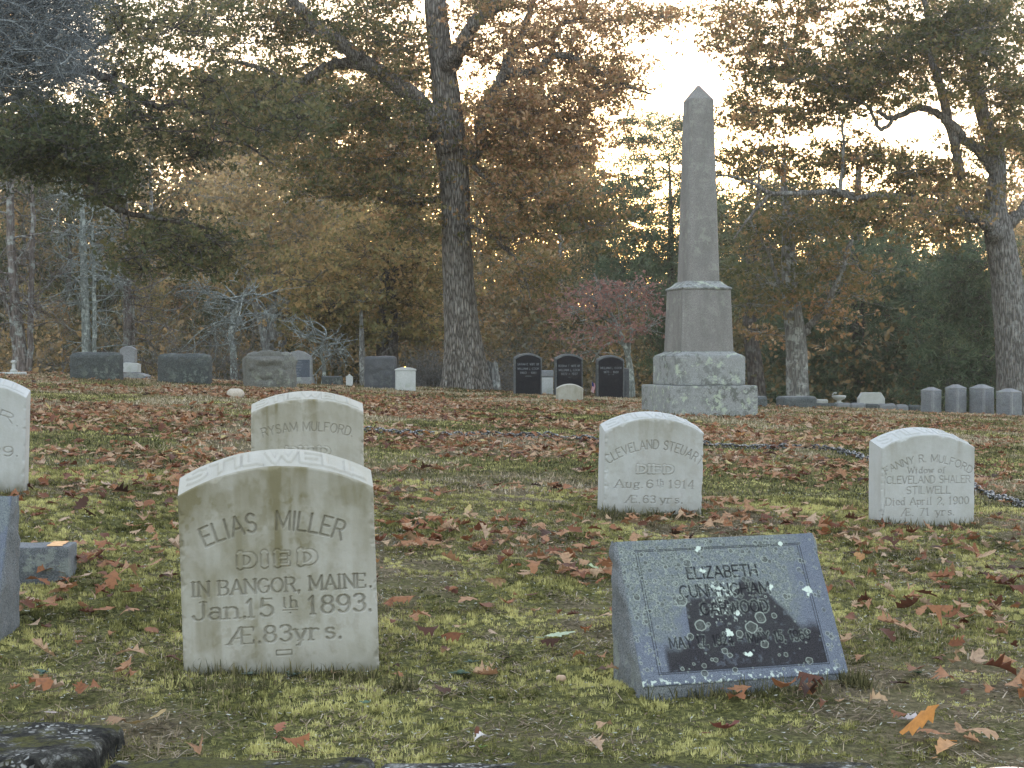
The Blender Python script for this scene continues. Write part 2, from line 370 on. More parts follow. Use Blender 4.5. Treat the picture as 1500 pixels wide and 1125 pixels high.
def tablet(name, label, cat, loc, W, H, T, sag, slope, lines, mat, yaw=0, roll=0, pitch=0, step=.0025, bury=.15,
           raised=None, top_text=None, depth=.0052, seed=0, group=None, stain=1.0, edge=.009, extra=None):
    """H = height of the side edge at the front; the arch adds sag, the top climbs by slope towards the back"""
    R = (W * W / 4 + sag * sag) / (2 * sag) if sag > 1e-4 else 1e4
    arch = lambda u: np.sqrt(np.maximum(R * R - u * u, 0)) - (R - sag)
    nu = max(8, int(W / step)); nv = max(8, int((H + sag + bury) / step))
    u = np.linspace(-W / 2, W / 2, nu); s = np.linspace(0, 1, nv)
    top = H + arch(u)
    V = -bury + s[:, None] * (top[None, :] + bury); U = np.broadcast_to(u[None, :], V.shape)
    y = np.zeros(V.shape); gr = np.zeros(V.shape)
    if lines:
        segs = [g for l in lines for g in text_segs(l)] + list(extra or [])
        q = seg_field(U, V, segs) * (1 + .25 * (fbm(U * 28, V * 28, 0, 3, seed + 31) - .45)); g = np.clip(1 - q, 0, 1); g = np.minimum(1, g * 1.5) * np.clip(.72 + .5 * fbm(U * 9, V * 9, 0, 3, seed + 30), 0, 1.1)
        y += g * depth; gr = np.maximum(gr, g); y -= .0005 * np.clip(1 - np.abs(q - 1.3) / .5, 0, 1)
    if raised:
        q = seg_field(U, V, [g for l in raised for g in text_segs(l)])
        ins = sstep(1.15, .85, q); ring = np.clip(1 - np.abs(q - 1.35) / .45, 0, 1)
        y += -.0030 * ins + ring * .0035; gr = np.maximum(gr, ring * .55)
    y += (fbm(U * 9, V * 9, 0, 4, seed) - .5) * .006
    chip = edge * (0.7 + 1.5 * np.clip(fbm(U * 30, V * 30, 0, 4, seed + 3) - .45, 0, 1) * 4)
    d = np.minimum(np.minimum(U + W / 2, W / 2 - U), np.maximum(top[None, :] - V, 0))
    k = np.clip(1 - d / chip, 0, 1); y = y + chip * (1 - np.sqrt(np.maximum(0, 1 - k * k)))
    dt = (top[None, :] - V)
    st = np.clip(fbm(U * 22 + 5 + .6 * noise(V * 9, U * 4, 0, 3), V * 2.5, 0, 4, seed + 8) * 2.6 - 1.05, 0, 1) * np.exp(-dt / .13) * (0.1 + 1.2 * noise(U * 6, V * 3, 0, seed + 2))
    st = st + .85 * fbm(U * 7, V * 7, 0, 5, seed + 12) * np.exp(-dt / .22) + .75 * np.clip(fbm(U * 5, V * 4, 0, 5, seed + 14) - .38, 0, 1) + .25 * sstep(.5, .66, fbm(U * 14, V * 10, 0, 5, seed + 17)) + .22 * sstep(.58, .70, fbm(U * 55, V * 55, 0, 3, seed + 15)) * sstep(.45, .62, fbm(U * 7, V * 7, 0, 2, seed + 16)) + .28 * sstep(.50, .75, fbm(U * 45, V * 2.2, 0, 3, seed + 18)) * sstep(.5, .75, noise(U * 6, V * 2, 0, seed + 19)) + .16 * sstep(.45,.62,fbm(U * 30, V * 18, 0, 4, seed + 21)) + .25 * np.clip(fbm(U * 40, V * 3, 0, 2, seed + 9) - .55, 0, 1) * 2  # stains and grime; extra darkening towards the arch stands in for front shade
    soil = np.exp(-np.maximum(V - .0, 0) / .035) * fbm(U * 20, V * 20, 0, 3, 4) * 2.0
    mb = MB(); put = lambda p: xf(p, loc, yaw, roll, pitch)
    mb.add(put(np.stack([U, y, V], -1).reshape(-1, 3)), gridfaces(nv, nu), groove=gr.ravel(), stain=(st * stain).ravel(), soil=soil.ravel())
    # top
    nt_ = max(6, int(T / step)) ; wv = np.linspace(0, 1, nt_); y0 = y[-1]
    Yt = y0[None, :] + wv[:, None] * (T - y0[None, :]); Ut = np.broadcast_to(u[None, :], Yt.shape)
    Zt = top[None, :] + slope * np.clip(Yt / T, 0, 1) ** .9 - 0.0
    Zt = Zt - slope * ((y0 / T) ** .9)[None, :] * (1 - wv[:, None])
    gt = np.zeros(Yt.shape)
    if top_text:
        q = seg_field(Ut, Yt, [g for l in top_text for g in text_segs(l)])
        ins = sstep(1.3, .8, q); Zt = Zt + ins * .0055 * np.clip(wv[:, None] * (1 - wv[:, None]) * 12, 0, 1); gt = np.clip(1 - np.abs(q - 1.25) / .5, 0, 1) * .4
    wob = (fbm(Ut * 18, Yt * 18, 0, 3, seed + 5) - .5) * .004 * np.clip(wv[:, None] * (1 - wv[:, None]) * 8, 0, 1)
    rb = .012; kb = np.clip(1 - (T - Yt) / rb, 0, 1); Zt = Zt + wob - rb * (1 - np.sqrt(np.maximum(0, 1 - kb * kb)))
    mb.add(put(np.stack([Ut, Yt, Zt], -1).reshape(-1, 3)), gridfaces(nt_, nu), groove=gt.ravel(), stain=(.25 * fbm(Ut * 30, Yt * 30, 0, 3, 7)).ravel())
    # sides, from the front grid's border column to the back
    nb = max(4, int(T / .01))
    for c, sx in ((0, -1), (nu - 1, 1)):
        fv, fy = V[:, c], y[:, c]; wb = np.linspace(0, 1, nb)
        ys = fy[:, None] + wb[None, :] * (T - fy[:, None]); vt = Zt[:, c]
        frac = (fv + bury) / (fv[-1] + bury)
        zt = np.interp(ys.ravel(), Yt[:, c], vt).reshape(ys.shape)
        zs = -bury + frac[:, None] * (zt + bury)
        xs = np.full(ys.shape, u[c]) + sx * (fbm(ys * 30, zs * 12, 0, 3, seed + 6) - .5) * .004 * np.clip(wb[None, :] * 6, 0, 1)
        f = gridfaces(nv, nb); f = f if sx > 0 else f[:, ::-1]
        mb.add(put(np.stack([xs, ys, zs], -1).reshape(-1, 3)), f, stain=(.5 * fbm(ys * 20, zs * 4, 0, 3, 9)).ravel(), soil=(np.exp(-np.maximum(zs, 0) / .03) * .6).ravel())
    vb = np.stack([np.linspace(-bury, 1, 2)[:, None] * 0 + 0, ], -1) if False else None
    bz = Zt[-1]; nb2 = 6; zb = -bury + np.linspace(0, 1, nb2)[:, None] * (bz[None, :] + bury)
    ub = np.broadcast_to(u[None, :], zb.shape)
    mb.add(put(np.stack([ub, np.full(zb.shape, T), zb], -1).reshape(-1, 3)), gridfaces(nb2, nu)[:, ::-1])
    o = mb.build(name, mat, loc=loc); tag(o, label, cat, group); return o

# ------------------------------------------------------------------ rough blocks (rock-faced stone)
def block(size, n=24, r=.02, amp=.0, freq=6, seed=0, taper=None, faces='xXyYzZ', rock=0.0, rockf=6):
    """box centred in x,y with its foot at z=0; returns verts, quads"""
    hx, hy, hz = size[0] / 2, size[1] / 2, size[2] / 2; vs, fs, k = [], [], 0
    L = max(size)
    for fc in faces:
        ax = 'xyz'.index(fc.lower()); sg = 1 if fc.isupper() else -1
        h = [hx, hy, hz]; o = [a for a in (0, 1, 2) if a != ax]
        na, nb = [max(3, int(n * 2 * h[a] / L) + 2) for a in o]
        a, b = np.meshgrid(np.linspace(-1, 1, na), np.linspace(-1, 1, nb), indexing='ij')
        p = np.zeros((na * nb, 3)); p[:, o[0]] = a.ravel() * h[o[0]]; p[:, o[1]] = b.ravel() * h[o[1]]; p[:, ax] = sg * h[ax]
        f = gridfaces(na, nb)
        e1 = np.eye(3)[o[0]]; e2 = np.eye(3)[o[1]]
        if np.cross(e1, e2)[ax] * sg > 0: f = f[:, ::-1]
        f = f[:, ::-1]
        fn = np.zeros(3); fn[ax] = sg
        if rock:
            g = np.minimum(1, 4 * np.minimum(1 - np.abs(a.ravel()), 1 - np.abs(b.ravel())))
            rn = np.abs(fbm(p[:, 0] * rockf, p[:, 1] * rockf, p[:, 2] * rockf, 4, seed + 40) - .5) * 2
            p = p + fn[None, :] * (g ** .6 * (rock * (.4 + 1.2 * rn)))[:, None]
        vs.append(p); fs.append(f + k); k += len(p)
    p = np.concatenate(vs); hh = np.array([hx, hy, hz]); q = np.clip(p, -hh + r, hh - r); d = p - q
    ln = np.linalg.norm(d, axis=1, keepdims=True); inner = ln[:, 0] > 1e-9
    keep = np.maximum(np.abs(p) - hh, 0).max(1)
    p[inner] = q[inner] + d[inner] / ln[inner] * (r + keep[inner, None])
    if amp:
        for c in range(3):
            p[:, c] += (fbm(p[:, 0] * freq, p[:, 1] * freq, p[:, 2] * freq, 4, seed + c * 11) - .5) * 2 * amp
    p[:, 2] += hz
    if taper is not None:
        t = np.clip(p[:, 2] / size[2], 0, 1)[:, None]; p[:, :2] *= 1 - t * (1 - np.asarray(taper))
    return p, np.concatenate(fs)

def prism(pts, y0, y1, bev=.0):
    """outline (x,z) extruded from y0 (front) to y1, with a bevelled front rim"""
    p = np.asarray(pts, float); n = len(p); c = p.mean(0)
    rings = []
    if bev:
        d = c - p; d = d / np.linalg.norm(d, axis=1, keepdims=True)
        rings.append((p + d * bev, y0)); rings.append((p, y0 + bev)); 
    else: rings.append((p, y0))
    if bev: rings.append((p, y1 - bev)); rings.append((p + d * bev, y1))
    else: rings.append((p, y1))
    v = np.concatenate([np.stack([q[:, 0], np.full(n, yy), q[:, 1]], 1) for q, yy in rings]); f = []
    m = len(rings)
    for k in range(m - 1):
        for i in range(n): j = (i + 1) % n; f.append((k * n + i, (k + 1) * n + i, (k + 1) * n + j, k * n + j))
    return v, np.array(f)[:, ::-1], np.arange(n)[None, :], ((m - 1) * n + np.arange(n))[None, ::-1]
def add_prism(mb, pts, y0, y1, bev, put, mi=0, **at):
    v, f, a, b = prism(pts, y0, y1, bev); n = mb.n
    mb.add(put(v), f, mi, **at)
    mb.f.append(a + n); mb.mi.append(np.full(1, mi)); mb.f.append(b + n); mb.mi.append(np.full(1, mi))
# ------------------------------------------------------------------ ground
def ground_mat():
    n = N("turf")
    m = n.attr('moss'); l = n.attr('litter')
    fine = n.noise(38, 6, 0.7); mid = n.noise(6, 5, 0.6)
    soil = n.ramp(fine, [(0.3, (0.022, 0.018, 0.014)), (0.5, (0.055, 0.045, 0.034)), (0.72, (0.15, 0.12, 0.09))])
    green = n.ramp(n.noise(60, 5, 0.75), [(0.32, (0.028, 0.030, 0.012)), (0.5, (0.090, 0.090, 0.032)), (0.70, (0.26, 0.245, 0.09))])
    straw = n.ramp(n.noise(45, 5, 0.75), [(0.3, (0.045, 0.037, 0.022)), (0.5, (0.14, 0.115, 0.068)), (0.7, (0.31, 0.25, 0.155))])
    mm = n.ramp(n.math('ADD', m, n.math('MULTIPLY', n.math('SUBTRACT', mid, 0.5), 0.5)), [(0.34, 0.0), (0.50, 1.0)])
    c = n.mix(mm, straw, green)
    c = n.mix(n.ramp(n.noise(3.1, 6, 0.7), [(0.58, 0.0), (0.72, 0.5)]), c, soil)
    return n.done(n.pbr(c, 0.95, n.bump(n.math('ADD', fine, n.noise(110, 4, 0.8)), 0.015, 0.8), 0.1))
def build_ground():
    D = np.concatenate([3.36 * (45 / 3.36) ** np.linspace(0, 1, 560), 45 * (900 / 45) ** np.linspace(0, 1, 50)[1:]])
    t = np.concatenate([np.linspace(-4, -.55, 30)[:-1], np.linspace(-.55, .55, 380), np.linspace(.55, 4, 30)[1:]])
    X = D[:, None] * t[None, :]; Y = np.broadcast_to(D[:, None], X.shape)
    Z = gz(X, Y)
    mo, li = moss(X, Y), litter(X, Y)
    near = np.clip((14 - Y) / 6, 0, 1)
    Z = Z + near * ((fbm(X * 22, Y * 22, 0, 3, 77) - .5) * .022 * sstep(.42, .6, mo))
    mb = MB(); mb.add(np.stack([X, Y, Z], -1).reshape(-1, 3), gridfaces(*X.shape), moss=mo.ravel(), litter=li.ravel())
    o = mb.build("ground", ground_mat()); tag(o, "mossy grass slope rising from the stone edging to the row of stones", None, kind="structure")
    # lane in front of the edging, below the camera
    mb = MB(); x, y = np.meshgrid(np.linspace(-40, 40, 80), np.linspace(-60, 3.1, 70), indexing='ij')
    mb.add(np.stack([x, y, (fbm(x * 2, y * 2, 0, 3, 2) - .5) * .03], -1).reshape(-1, 3), gridfaces(80, 70)[:, ::-1])
    n = N("gravel_lane"); c = n.ramp(n.noise(60, 6, 0.8), [(0.3, (0.05, 0.047, 0.04)), (0.7, (0.2, 0.19, 0.16))])
    o = mb.build("lane", n.done(n.pbr(c, 0.95, n.bump(n.noise(50, 6, .8), .01)))); tag(o, "gravel lane in front of the stone edging", None, kind="structure")
build_ground()

# ------------------------------------------------------------------ stone edging along the bottom of the picture
def edging_mat():
    n = N("old_concrete")
    v = n.vor(75, None, 'F1', 1); ve = n.vor(75, None, 'DISTANCE_TO_EDGE')
    base = n.ramp(n.noise(14, 8, 0.8), [(0.42, (0.012, 0.012, 0.011)), (0.54, (0.06, 0.058, 0.05)), (0.68, (0.32, 0.32, 0.30))])
    peb = n.ramp(n.new("ShaderNodeSeparateColor", {0: v}).outputs[0], [(0.55, 0.0), (0.6, 1.0)])
    m = n.math('MULTIPLY', peb, n.ramp(ve, [(0.1, 0.0), (0.2, 1.0)]))
    m = n.math('MULTIPLY', m, n.ramp(n.noise(7, 3), [(0.45, 0.0), (0.55, 1.0)]))
    c = n.mix(m, base, n.ramp(n.new("ShaderNodeSeparateColor", {0: v}).outputs[1], [(0, (0.16, 0.15, 0.13)), (1, (0.55, 0.55, 0.52))]))
    mo = n.ramp(n.noise(5, 6, 0.7), [(0.48, 0.0), (0.55, 1.0)])
    nz = n.new("ShaderNodeSeparateXYZ", {0: n.new("ShaderNodeNewGeometry").outputs['Normal']}).outputs[2]
    mo = n.math('MULTIPLY', mo, n.ramp(nz, [(0.4, 0.0), (0.7, 1.0)]))
    c = n.mix(mo, c, n.ramp(n.noise(90, 4, .8), [(0.3, (0.03, 0.024, 0.012)), (0.7, (0.13, 0.13, 0.04))]))
    return n.done(n.pbr(c, 0.95, n.bump(n.math('ADD', n.noise(40, 8, .8), n.math('MULTIPLY', m, .6)), .012, 1.0), .15))
EM = edging_mat()
def edging(x0, x1, y0, y1, ztop, label, seed, amp=.012):
    v, f = block((x1 - x0, y1 - y0, ztop + .1), 110, .025, amp, 9, seed)
    c = np.array([(x0 + x1) / 2, (y0 + y1) / 2, -.1])
    mb = MB(); mb.add(v + c, f); tag(mb.build("edging_stone", EM, loc=c), label, "edging stone", "stones edging the grass along the lane")
edging(-1.75, -.91, 3.28, 3.62, EYE - .848, "pebbly mossy concrete block at the bottom, standing higher than its neighbours", 3, .02)
edging(-.875, -.30, 3.05, 3.39, EYE - .872, "weathered concrete edging piece with black and white lichen, next to the high mossy block", 5)
edging(-.29, .80, 3.05, 3.385, EYE - .878, "long straight edging piece with pale lichen below the arched marble stone", 8, .006)
edging(.81, 1.9, 3.05, 3.37, EYE - .895, "low edging piece nearly lost in the grass below the slanted granite marker", 11, .006)

# ------------------------------------------------------------------ marble family stones
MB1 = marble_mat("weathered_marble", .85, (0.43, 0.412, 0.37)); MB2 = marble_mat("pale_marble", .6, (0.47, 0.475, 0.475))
def L(t, x, y, h, **k): return dict(t=t, x=x, y=y, h=h, **k)
def bar(x, y, w, h, lw=.0018): return [(x - w, y - h, x + w, y - h, lw), (x - w, y + h, x + w, y + h, lw), (x - w, y - h, x - w, y + h, lw), (x + w, y - h, x + w, y + h, lw)]
def under(x, y, w, lw=.0016): return [(x - w, y, x + w, y, lw), (x - .001, y - .008, x + .001, y - .008, lw * 1.3)]
rad = math.radians
tt = lambda W, T: [dict(t='STILWELL', x=0, y=T * .24, h=T * .52, width=W * .9, w=.0072)]
FAM = "marble tablets of one family on the mossy slope"
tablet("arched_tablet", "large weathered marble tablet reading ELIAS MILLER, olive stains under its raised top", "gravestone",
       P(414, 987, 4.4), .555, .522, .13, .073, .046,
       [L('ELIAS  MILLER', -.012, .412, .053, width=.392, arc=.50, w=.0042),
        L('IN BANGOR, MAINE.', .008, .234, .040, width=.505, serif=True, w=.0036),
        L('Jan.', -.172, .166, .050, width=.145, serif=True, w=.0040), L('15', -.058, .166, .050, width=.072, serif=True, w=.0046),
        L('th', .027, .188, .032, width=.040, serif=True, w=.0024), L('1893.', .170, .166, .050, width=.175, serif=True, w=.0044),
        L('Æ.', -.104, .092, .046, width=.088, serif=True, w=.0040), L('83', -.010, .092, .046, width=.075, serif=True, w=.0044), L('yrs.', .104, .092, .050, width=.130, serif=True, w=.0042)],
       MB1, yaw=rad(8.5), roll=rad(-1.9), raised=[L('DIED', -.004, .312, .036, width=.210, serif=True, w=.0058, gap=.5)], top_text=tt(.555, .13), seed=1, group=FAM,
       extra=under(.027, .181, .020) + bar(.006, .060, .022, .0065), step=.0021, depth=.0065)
tablet("arched_tablet", "pale marble tablet reading CLEVELAND STEUART, turned slightly so its left side shows", "gravestone",
       P(957, 752, 7.6), .505, .400, .13, .070, .034,
       [L('CLEVELAND STEUART', .0, .318, .044, width=.500, arc=.385, w=.0030),
        L('Aug.', -.130, .125, .038, width=.140, serif=True, w=.0030), L('6', -.022, .125, .038, width=.030, serif=True, w=.0034), L('th', .030, .142, .026, width=.034, serif=True, w=.002),
        L('1914', .142, .125, .038, width=.130, serif=True, w=.0032), L('Æ.', -.108, .050, .036, width=.072, serif=True, w=.0030), L('63', -.022, .050, .036, width=.062, serif=True, w=.0032), L('yrs.', .090, .050, .038, width=.112, serif=True, w=.003)],
       MB2, yaw=rad(11), roll=rad(1.6), raised=[L('DIED', .004, .200, .036, width=.180, serif=True, w=.0052)], top_text=tt(.505, .13), seed=5, group=FAM, extra=under(.030, .135, .017) + bar(.004, .020, .02, .006), step=.0026, stain=.8)
tablet("arched_tablet", "bluish white marble tablet reading FANNY R. MULFORD, with a brown crack along its left edge", "gravestone",
       P(1360, 771, 7.6), .515, .388, .13, .066, .034,
       [L('FANNY R. MULFORD', 0, .318, .036, width=.485, arc=.46, w=.0027), L('Widow of', -.01, .262, .030, width=.21, serif=True, w=.0022),
        L('CLEVELAND SHALER', 0, .212, .036, width=.46, w=.0027), L('STILWELL', .0, .160, .036, width=.24, w=.0027),
        L('Died April 2, 1900', -.005, .106, .036, width=.455, serif=True, w=.0027), L('Æ. 71 yrs.', -.005, .052, .036, width=.29, serif=True, w=.0027)],
       MB2, yaw=rad(15), roll=rad(.4), top_text=tt(.515, .13), seed=9, group=FAM, step=.0026, stain=.45,
       extra=[(-.235, .30, -.243, .2, .0016), (-.243, .2, -.240, .12, .0014), (-.240, .12, -.250, .03, .0016)])
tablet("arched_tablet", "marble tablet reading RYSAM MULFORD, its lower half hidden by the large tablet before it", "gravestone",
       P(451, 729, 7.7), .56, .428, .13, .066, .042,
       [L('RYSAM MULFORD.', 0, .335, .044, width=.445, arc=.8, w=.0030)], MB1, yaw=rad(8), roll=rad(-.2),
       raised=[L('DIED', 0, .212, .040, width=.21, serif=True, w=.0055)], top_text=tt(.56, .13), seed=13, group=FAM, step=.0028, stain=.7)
tablet("arched_tablet", "marble tablet cut off by the picture edge, ending in LER. and 29.", "gravestone",
       P(-46, 714, 7.3), .51, .432, .13, .07, .036,
       [L('MILLER.', -.01, .345, .046, width=.47, arc=.52, w=.003), L('1829.', .105, .150, .046, width=.23, serif=True, w=.0034)],
       MB2, yaw=rad(9), roll=rad(1.3), top_text=tt(.51, .13), seed=17, group=FAM, step=.003, stain=.4)

# ------------------------------------------------------------------ slanted granite markers
def slant_mat():
    n = N("blue_granite_slant")
    g = n.noise(420, 2, 0.8); b = n.ramp(g, [(0.33, (0.062, 0.072, 0.090)), (0.5, (0.12, 0.136, 0.168)), (0.68, (0.21, 0.23, 0.27))])
    c = n.mix(n.attr('dark'), b, n.ramp(g, [(0.4, (0.016, 0.015, 0.017)), (0.62, (0.045, 0.043, 0.048))]))
    c = n.mix(n.attr('film'), c, n.ramp(n.noise(240, 3, 0.8), [(0.38, (0.055, 0.065, 0.06)), (0.62, (0.27, 0.30, 0.26))]))
    c = n.mix(n.attr('core'), c, n.ramp(n.noise(150, 3, .7), [(0.35, (0.045, 0.05, 0.045)), (0.65, (0.11, 0.12, 0.105))]))
    c = n.mix(n.math('MULTIPLY', n.attr('rim'), .8), c, (0.34, 0.38, 0.33))
    c = n.mix(n.attr('crust'), c, (0.55, 0.62, 0.54))
    c = n.mix(n.attr('ink'), c, (0.012, 0.012, 0.014))
    return n.done(n.pbr(c, 0.75, n.bump(n.noise(200, 4, .8), .001, .5), 0.18))
SM = slant_mat()
ROCK = granite_mat("rough_grey_granite", (0.15, 0.16, 0.165), (0.05, 0.055, 0.06), (0.27, 0.28, 0.29), 1, .5, (0.36, 0.40, 0.33), .9, 0, .02)
def slant(name, label, loc, W, Hh, dep, back, lip, yaw, roll, lines, seed, rich=True, step=.0015, sloped_low=0.0):
    """wedge: face from the top back edge down to the front lip"""
    Lf = math.hypot(Hh - lip, dep); nu, nv = int(W / step), int(Lf / step)
    U, S = np.meshgrid(np.linspace(-W / 2, W / 2, nu), np.linspace(0, Lf, nv)); mb = MB()
    q = seg_field(U, S, [g for l in lines for g in text_segs(l)]) if lines else np.full(U.shape, 9.)
    rng = np.random.default_rng(seed); at = {}
    ink = np.clip((1.15 - q) * 2.5, 0, 1) * (0.75 + .25 * noise(U * 60, S * 60, 0, 2))
    dx = W / 2 - np.abs(U); dy = np.minimum(S, Lf - S)
    if lines:
        for off in (.050, .057):
            for dd, ee in ((dx, dy - (off - .004) * .85), (dy * 1.0, dx - off)):
                pass
            e = np.minimum(dx - off, (dy - off * .62))
            ink = np.maximum(ink, np.clip(1.4 - np.abs(e) / .0011, 0, 1) * .9)
    un, sn = U / W + .5, S / Lf
    wob = fbm(U * 22, S * 22, 0, 4, seed) - .5
    dark = np.zeros(U.shape); film = np.zeros(U.shape)
    if rich:
        inside = sstep(0, .002, np.minimum(dx - .053, dy - .034))
        hgt = np.interp(un, [0, .10, .11, .27, .28, .40, .46, .56, .60, .66, .72, .82, .92, .96, 1], [.0, .10, .24, .27, .58, .60, .58, .66, .72, .68, .55, .36, .30, .26, .0])
        dark = inside * sstep(.045, -.045, sn - hgt + wob * .10) * sstep(.02, .05, un - .10)
        dark *= np.clip(1.15 - .5 * sstep(.55, .8, fbm(U * 60, S * 60, 0, 3, 88)), 0, 1)
        low = sstep(.10, .42, sn + wob * .7 - .32 * sstep(.75, 1, un) - .10 * (1 - dark)) * (1 - dark * .92)
        film = low * sstep(.93, .80, un + wob * .25) * (0.55 + .45 * sstep(.42, .6, fbm(U * 90, S * 90, 0, 3, 5))) * .85
    spots = []
    rim = np.zeros(U.shape); core = np.zeros(U.shape); crust = np.zeros(U.shape)
    def ring(cx, cy, r, s=1.0, rs=1.0):
        k = np.nonzero((np.abs(U - cx) < r * 1.5) & (np.abs(S - cy) < r * 1.5))
        if not len(k[0]): return
        a = np.arctan2(S[k] - cy, U[k] - cx); rr = r * (1 + .16 * (noise(np.cos(a) * 2 + cx * 90, np.sin(a) * 2 + cy * 70, 0, 5) - .5) * 2)
        d = np.hypot(U[k] - cx, S[k] - cy) / rr
        wd = max(.11, .0011 / r)
        core[k] = np.maximum(core[k] * (d > 1), np.clip((1 - d) * 6, 0, 1) * (.55 + .45 * noise(d * 5, cx * 99, 0, 1)) * s)
        rim[k] = np.maximum(rim[k] * (d > .85), np.clip(1.3 - np.abs(d - .97) / wd, 0, 1) * s * rs)
    if rich:
        big = [(.33, .38, .018), (.27, .31, .011), (.51, .31, .012), (.575, .35, .020), (.63, .41, .018), (.26, .56, .019), (.45, .55, .013), (.25, .68, .009), (.33, .82, .015), (.66, .74, .010), (.62, .23, .013), (.42, .20, .010), (.44, .17, .008), (.78, .55, .010), (.70, .42, .009), (.82, .10, .012), (.93, .55, .006), (.88, .74, .006), (.9, .8, .008), (.45, .07, .009), (.30, .06, .011), (.05, .6, .012), (.07, .43, .009), (.1, .5, .007), (.72, .82, .012), (.93, .2, .005), (.2, .1, .006), (.35, .15, .005)]
        for a, b, r in big: ring((a - .5) * W, b * Lf, r * .85, 1)
        for k in range(1250):
            a, b = rng.random(2)
            if b < .52 and .1 < a < .93 and rng.random() < .86: continue
            if a > .86 and rng.random() < .55: continue
            ring((a - .5) * W, b * Lf, .0016 + .0055 * rng.random() ** 3.2, .75 if b < .4 or a > .8 else .95, .45 if rng.random() < .65 and b > .35 else 1.)
        for a, b, r in [(.46, .315, .012), (.53, .17, .009), (.40, .76, .008), (.46, .635, .006), (.40, .92, .008), (.46, .55, .006), (.9, .58, .012), (.72, .62, .008), (.82, .93, .006), (.52, .45, .008)]:
            d = np.hypot(U - (a - .5) * W, S - b * Lf) / r + (fbm(U * 120, S * 120, 0, 3, 8) - .5) * 2.0
            crust = np.maximum(crust, sstep(1.0, .8, d))
        crust = np.maximum(crust, sstep(.66, .70, fbm(U * 130, S * 130, 0, 3, 3) - .02) * sstep(.12, .0, np.abs(un - .46 - wob * .1)) * sstep(.35, .45, sn) * sstep(.75,.65,sn) * .9)
        crust = np.maximum(crust, sstep(.62, .66, fbm(U * 160, S * 160, 0, 2, 6)) * sstep(.06, .03, sn) * .8)
    else:
        film = sstep(.5, .62, fbm(U * 30, S * 30, 0, 4, 4)) * sstep(.75, 1, un) * .5
    if lines: film = np.maximum(film, sstep(3.4, 1.6, q) * .62 * sstep(.38, .55, fbm(U * 70, S * 70, 0, 3, 15)))
    inkk = ink * (1 - .8 * crust) * (1 - .75 * rim)
    # local frame: y=0 at the lip front, face rises back
    yy = dep * S / Lf; zz = lip + (Hh - lip) * S / Lf
    nrm = np.array([0, -(Hh - lip), dep]) / Lf
    off = -.0015 * np.clip(1 - q, 0, 1) + (fbm(U * 8, S * 8, 0, 3, seed) - .5) * .002
    kk = np.clip(1 - np.minimum(dx, dy) / .004, 0, 1); off = off - .004 * (1 - np.sqrt(np.maximum(0, 1 - kk * kk)))
    v = np.stack([U, yy + nrm[1] * off, zz + nrm[2] * off], -1).reshape(-1, 3)
    put = lambda p: xf(p, loc, yaw, roll, 0)
    mb.add(put(v), gridfaces(nv, nu)[:, ::-1], 0, ink=inkk.ravel(), rim=rim.ravel(), core=core.ravel(), crust=crust.ravel(), dark=dark.ravel(), film=film.ravel())
    # lip, sides, back: rough faces
    prof = [(0, -.12), (0.004, lip - .003), (dep, Hh - .003), (dep + back, Hh - .02), (dep + back + .02, -.12)]
    def strip(a, b, n1, n2, mi):
        a, b = np.asarray(a, float), np.asarray(b, float)
        u = np.linspace(-W / 2 + .002, W / 2 - .002, n1); t = np.linspace(0, 1, n2)
        p = a[None, :] * (1 - t[:, None]) + b[None, :] * t[:, None]
        X = np.broadcast_to(u[None, :], (n2, n1)); Yv = np.broadcast_to(p[:, :1], X.shape); Zv = np.broadcast_to(p[:, 1:], X.shape)
        mb.add(put(np.stack([X, Yv, Zv], -1).reshape(-1, 3)), gridfaces(n2, n1), mi)
    strip(prof[0], prof[1], 80, 6, 1); strip(prof[2], prof[3], 60, 4, 0); strip(prof[3], prof[4], 60, 8, 1)
    for sx in (-1, 1):
        nn = 26; t = np.linspace(0, 1, nn)[:, None]; s = np.linspace(0, 1, nn)[None, :]
        zf = -.12 + t * (Hh - .003 + .12)
        yf = np.where(zf < lip, .004, .004 + (zf - lip) / (Hh - lip) * (dep - .004)); yb = dep + back + .02 * (1 - t)
        Yv = yf + s * (yb - yf); Zv = zf + 0 * s
        ed = np.minimum(1, 6 * np.minimum(s * (1 - s) * 2, t * 0 + 1))
        X = sx * (W / 2 - .002 + ed * (.002 + .022 * np.abs(fbm(Yv * 14, Zv * 14, sx, 4, seed) - .5) * 2))
        f = gridfaces(nn, nn); mb.add(put(np.stack([X, Yv, Zv], -1).reshape(-1, 3)), f if sx > 0 else f[:, ::-1], 1)
    o = mb.build(name, [SM, ROCK], loc=loc); tag(o, label, "gravestone", None); return o
e_loc = P(1096, 1003, 4.12)
slant("slanted_marker", "blue granite slant marker reading ELIZABETH CUNNINGHAM GARWOOD, blotched with ring lichen", e_loc - np.array([0,0,.022]), .59, .394, .225, .032, .035, rad(13.5), rad(-.9),
      [L('ELIZABETH', -.005, .300, .034, width=.205, w=.0026), L('CUNNINGHAM', -.008, .246, .034, width=.262, w=.0026), L('GARWOOD', .008, .192, .034, width=.195, w=.0026),
       L('MAY 17, 1924 - MAY 15, 1969', .005, .102, .030, width=.405, w=.0021)], 4)
slant("slanted_marker", "blue granite slant marker cut off by the picture edge, pale lichen on its rough side", P(-158, 966, 4.62), .60, .475, .20, .06, .04, rad(1), 0, [], 7, False, .006)

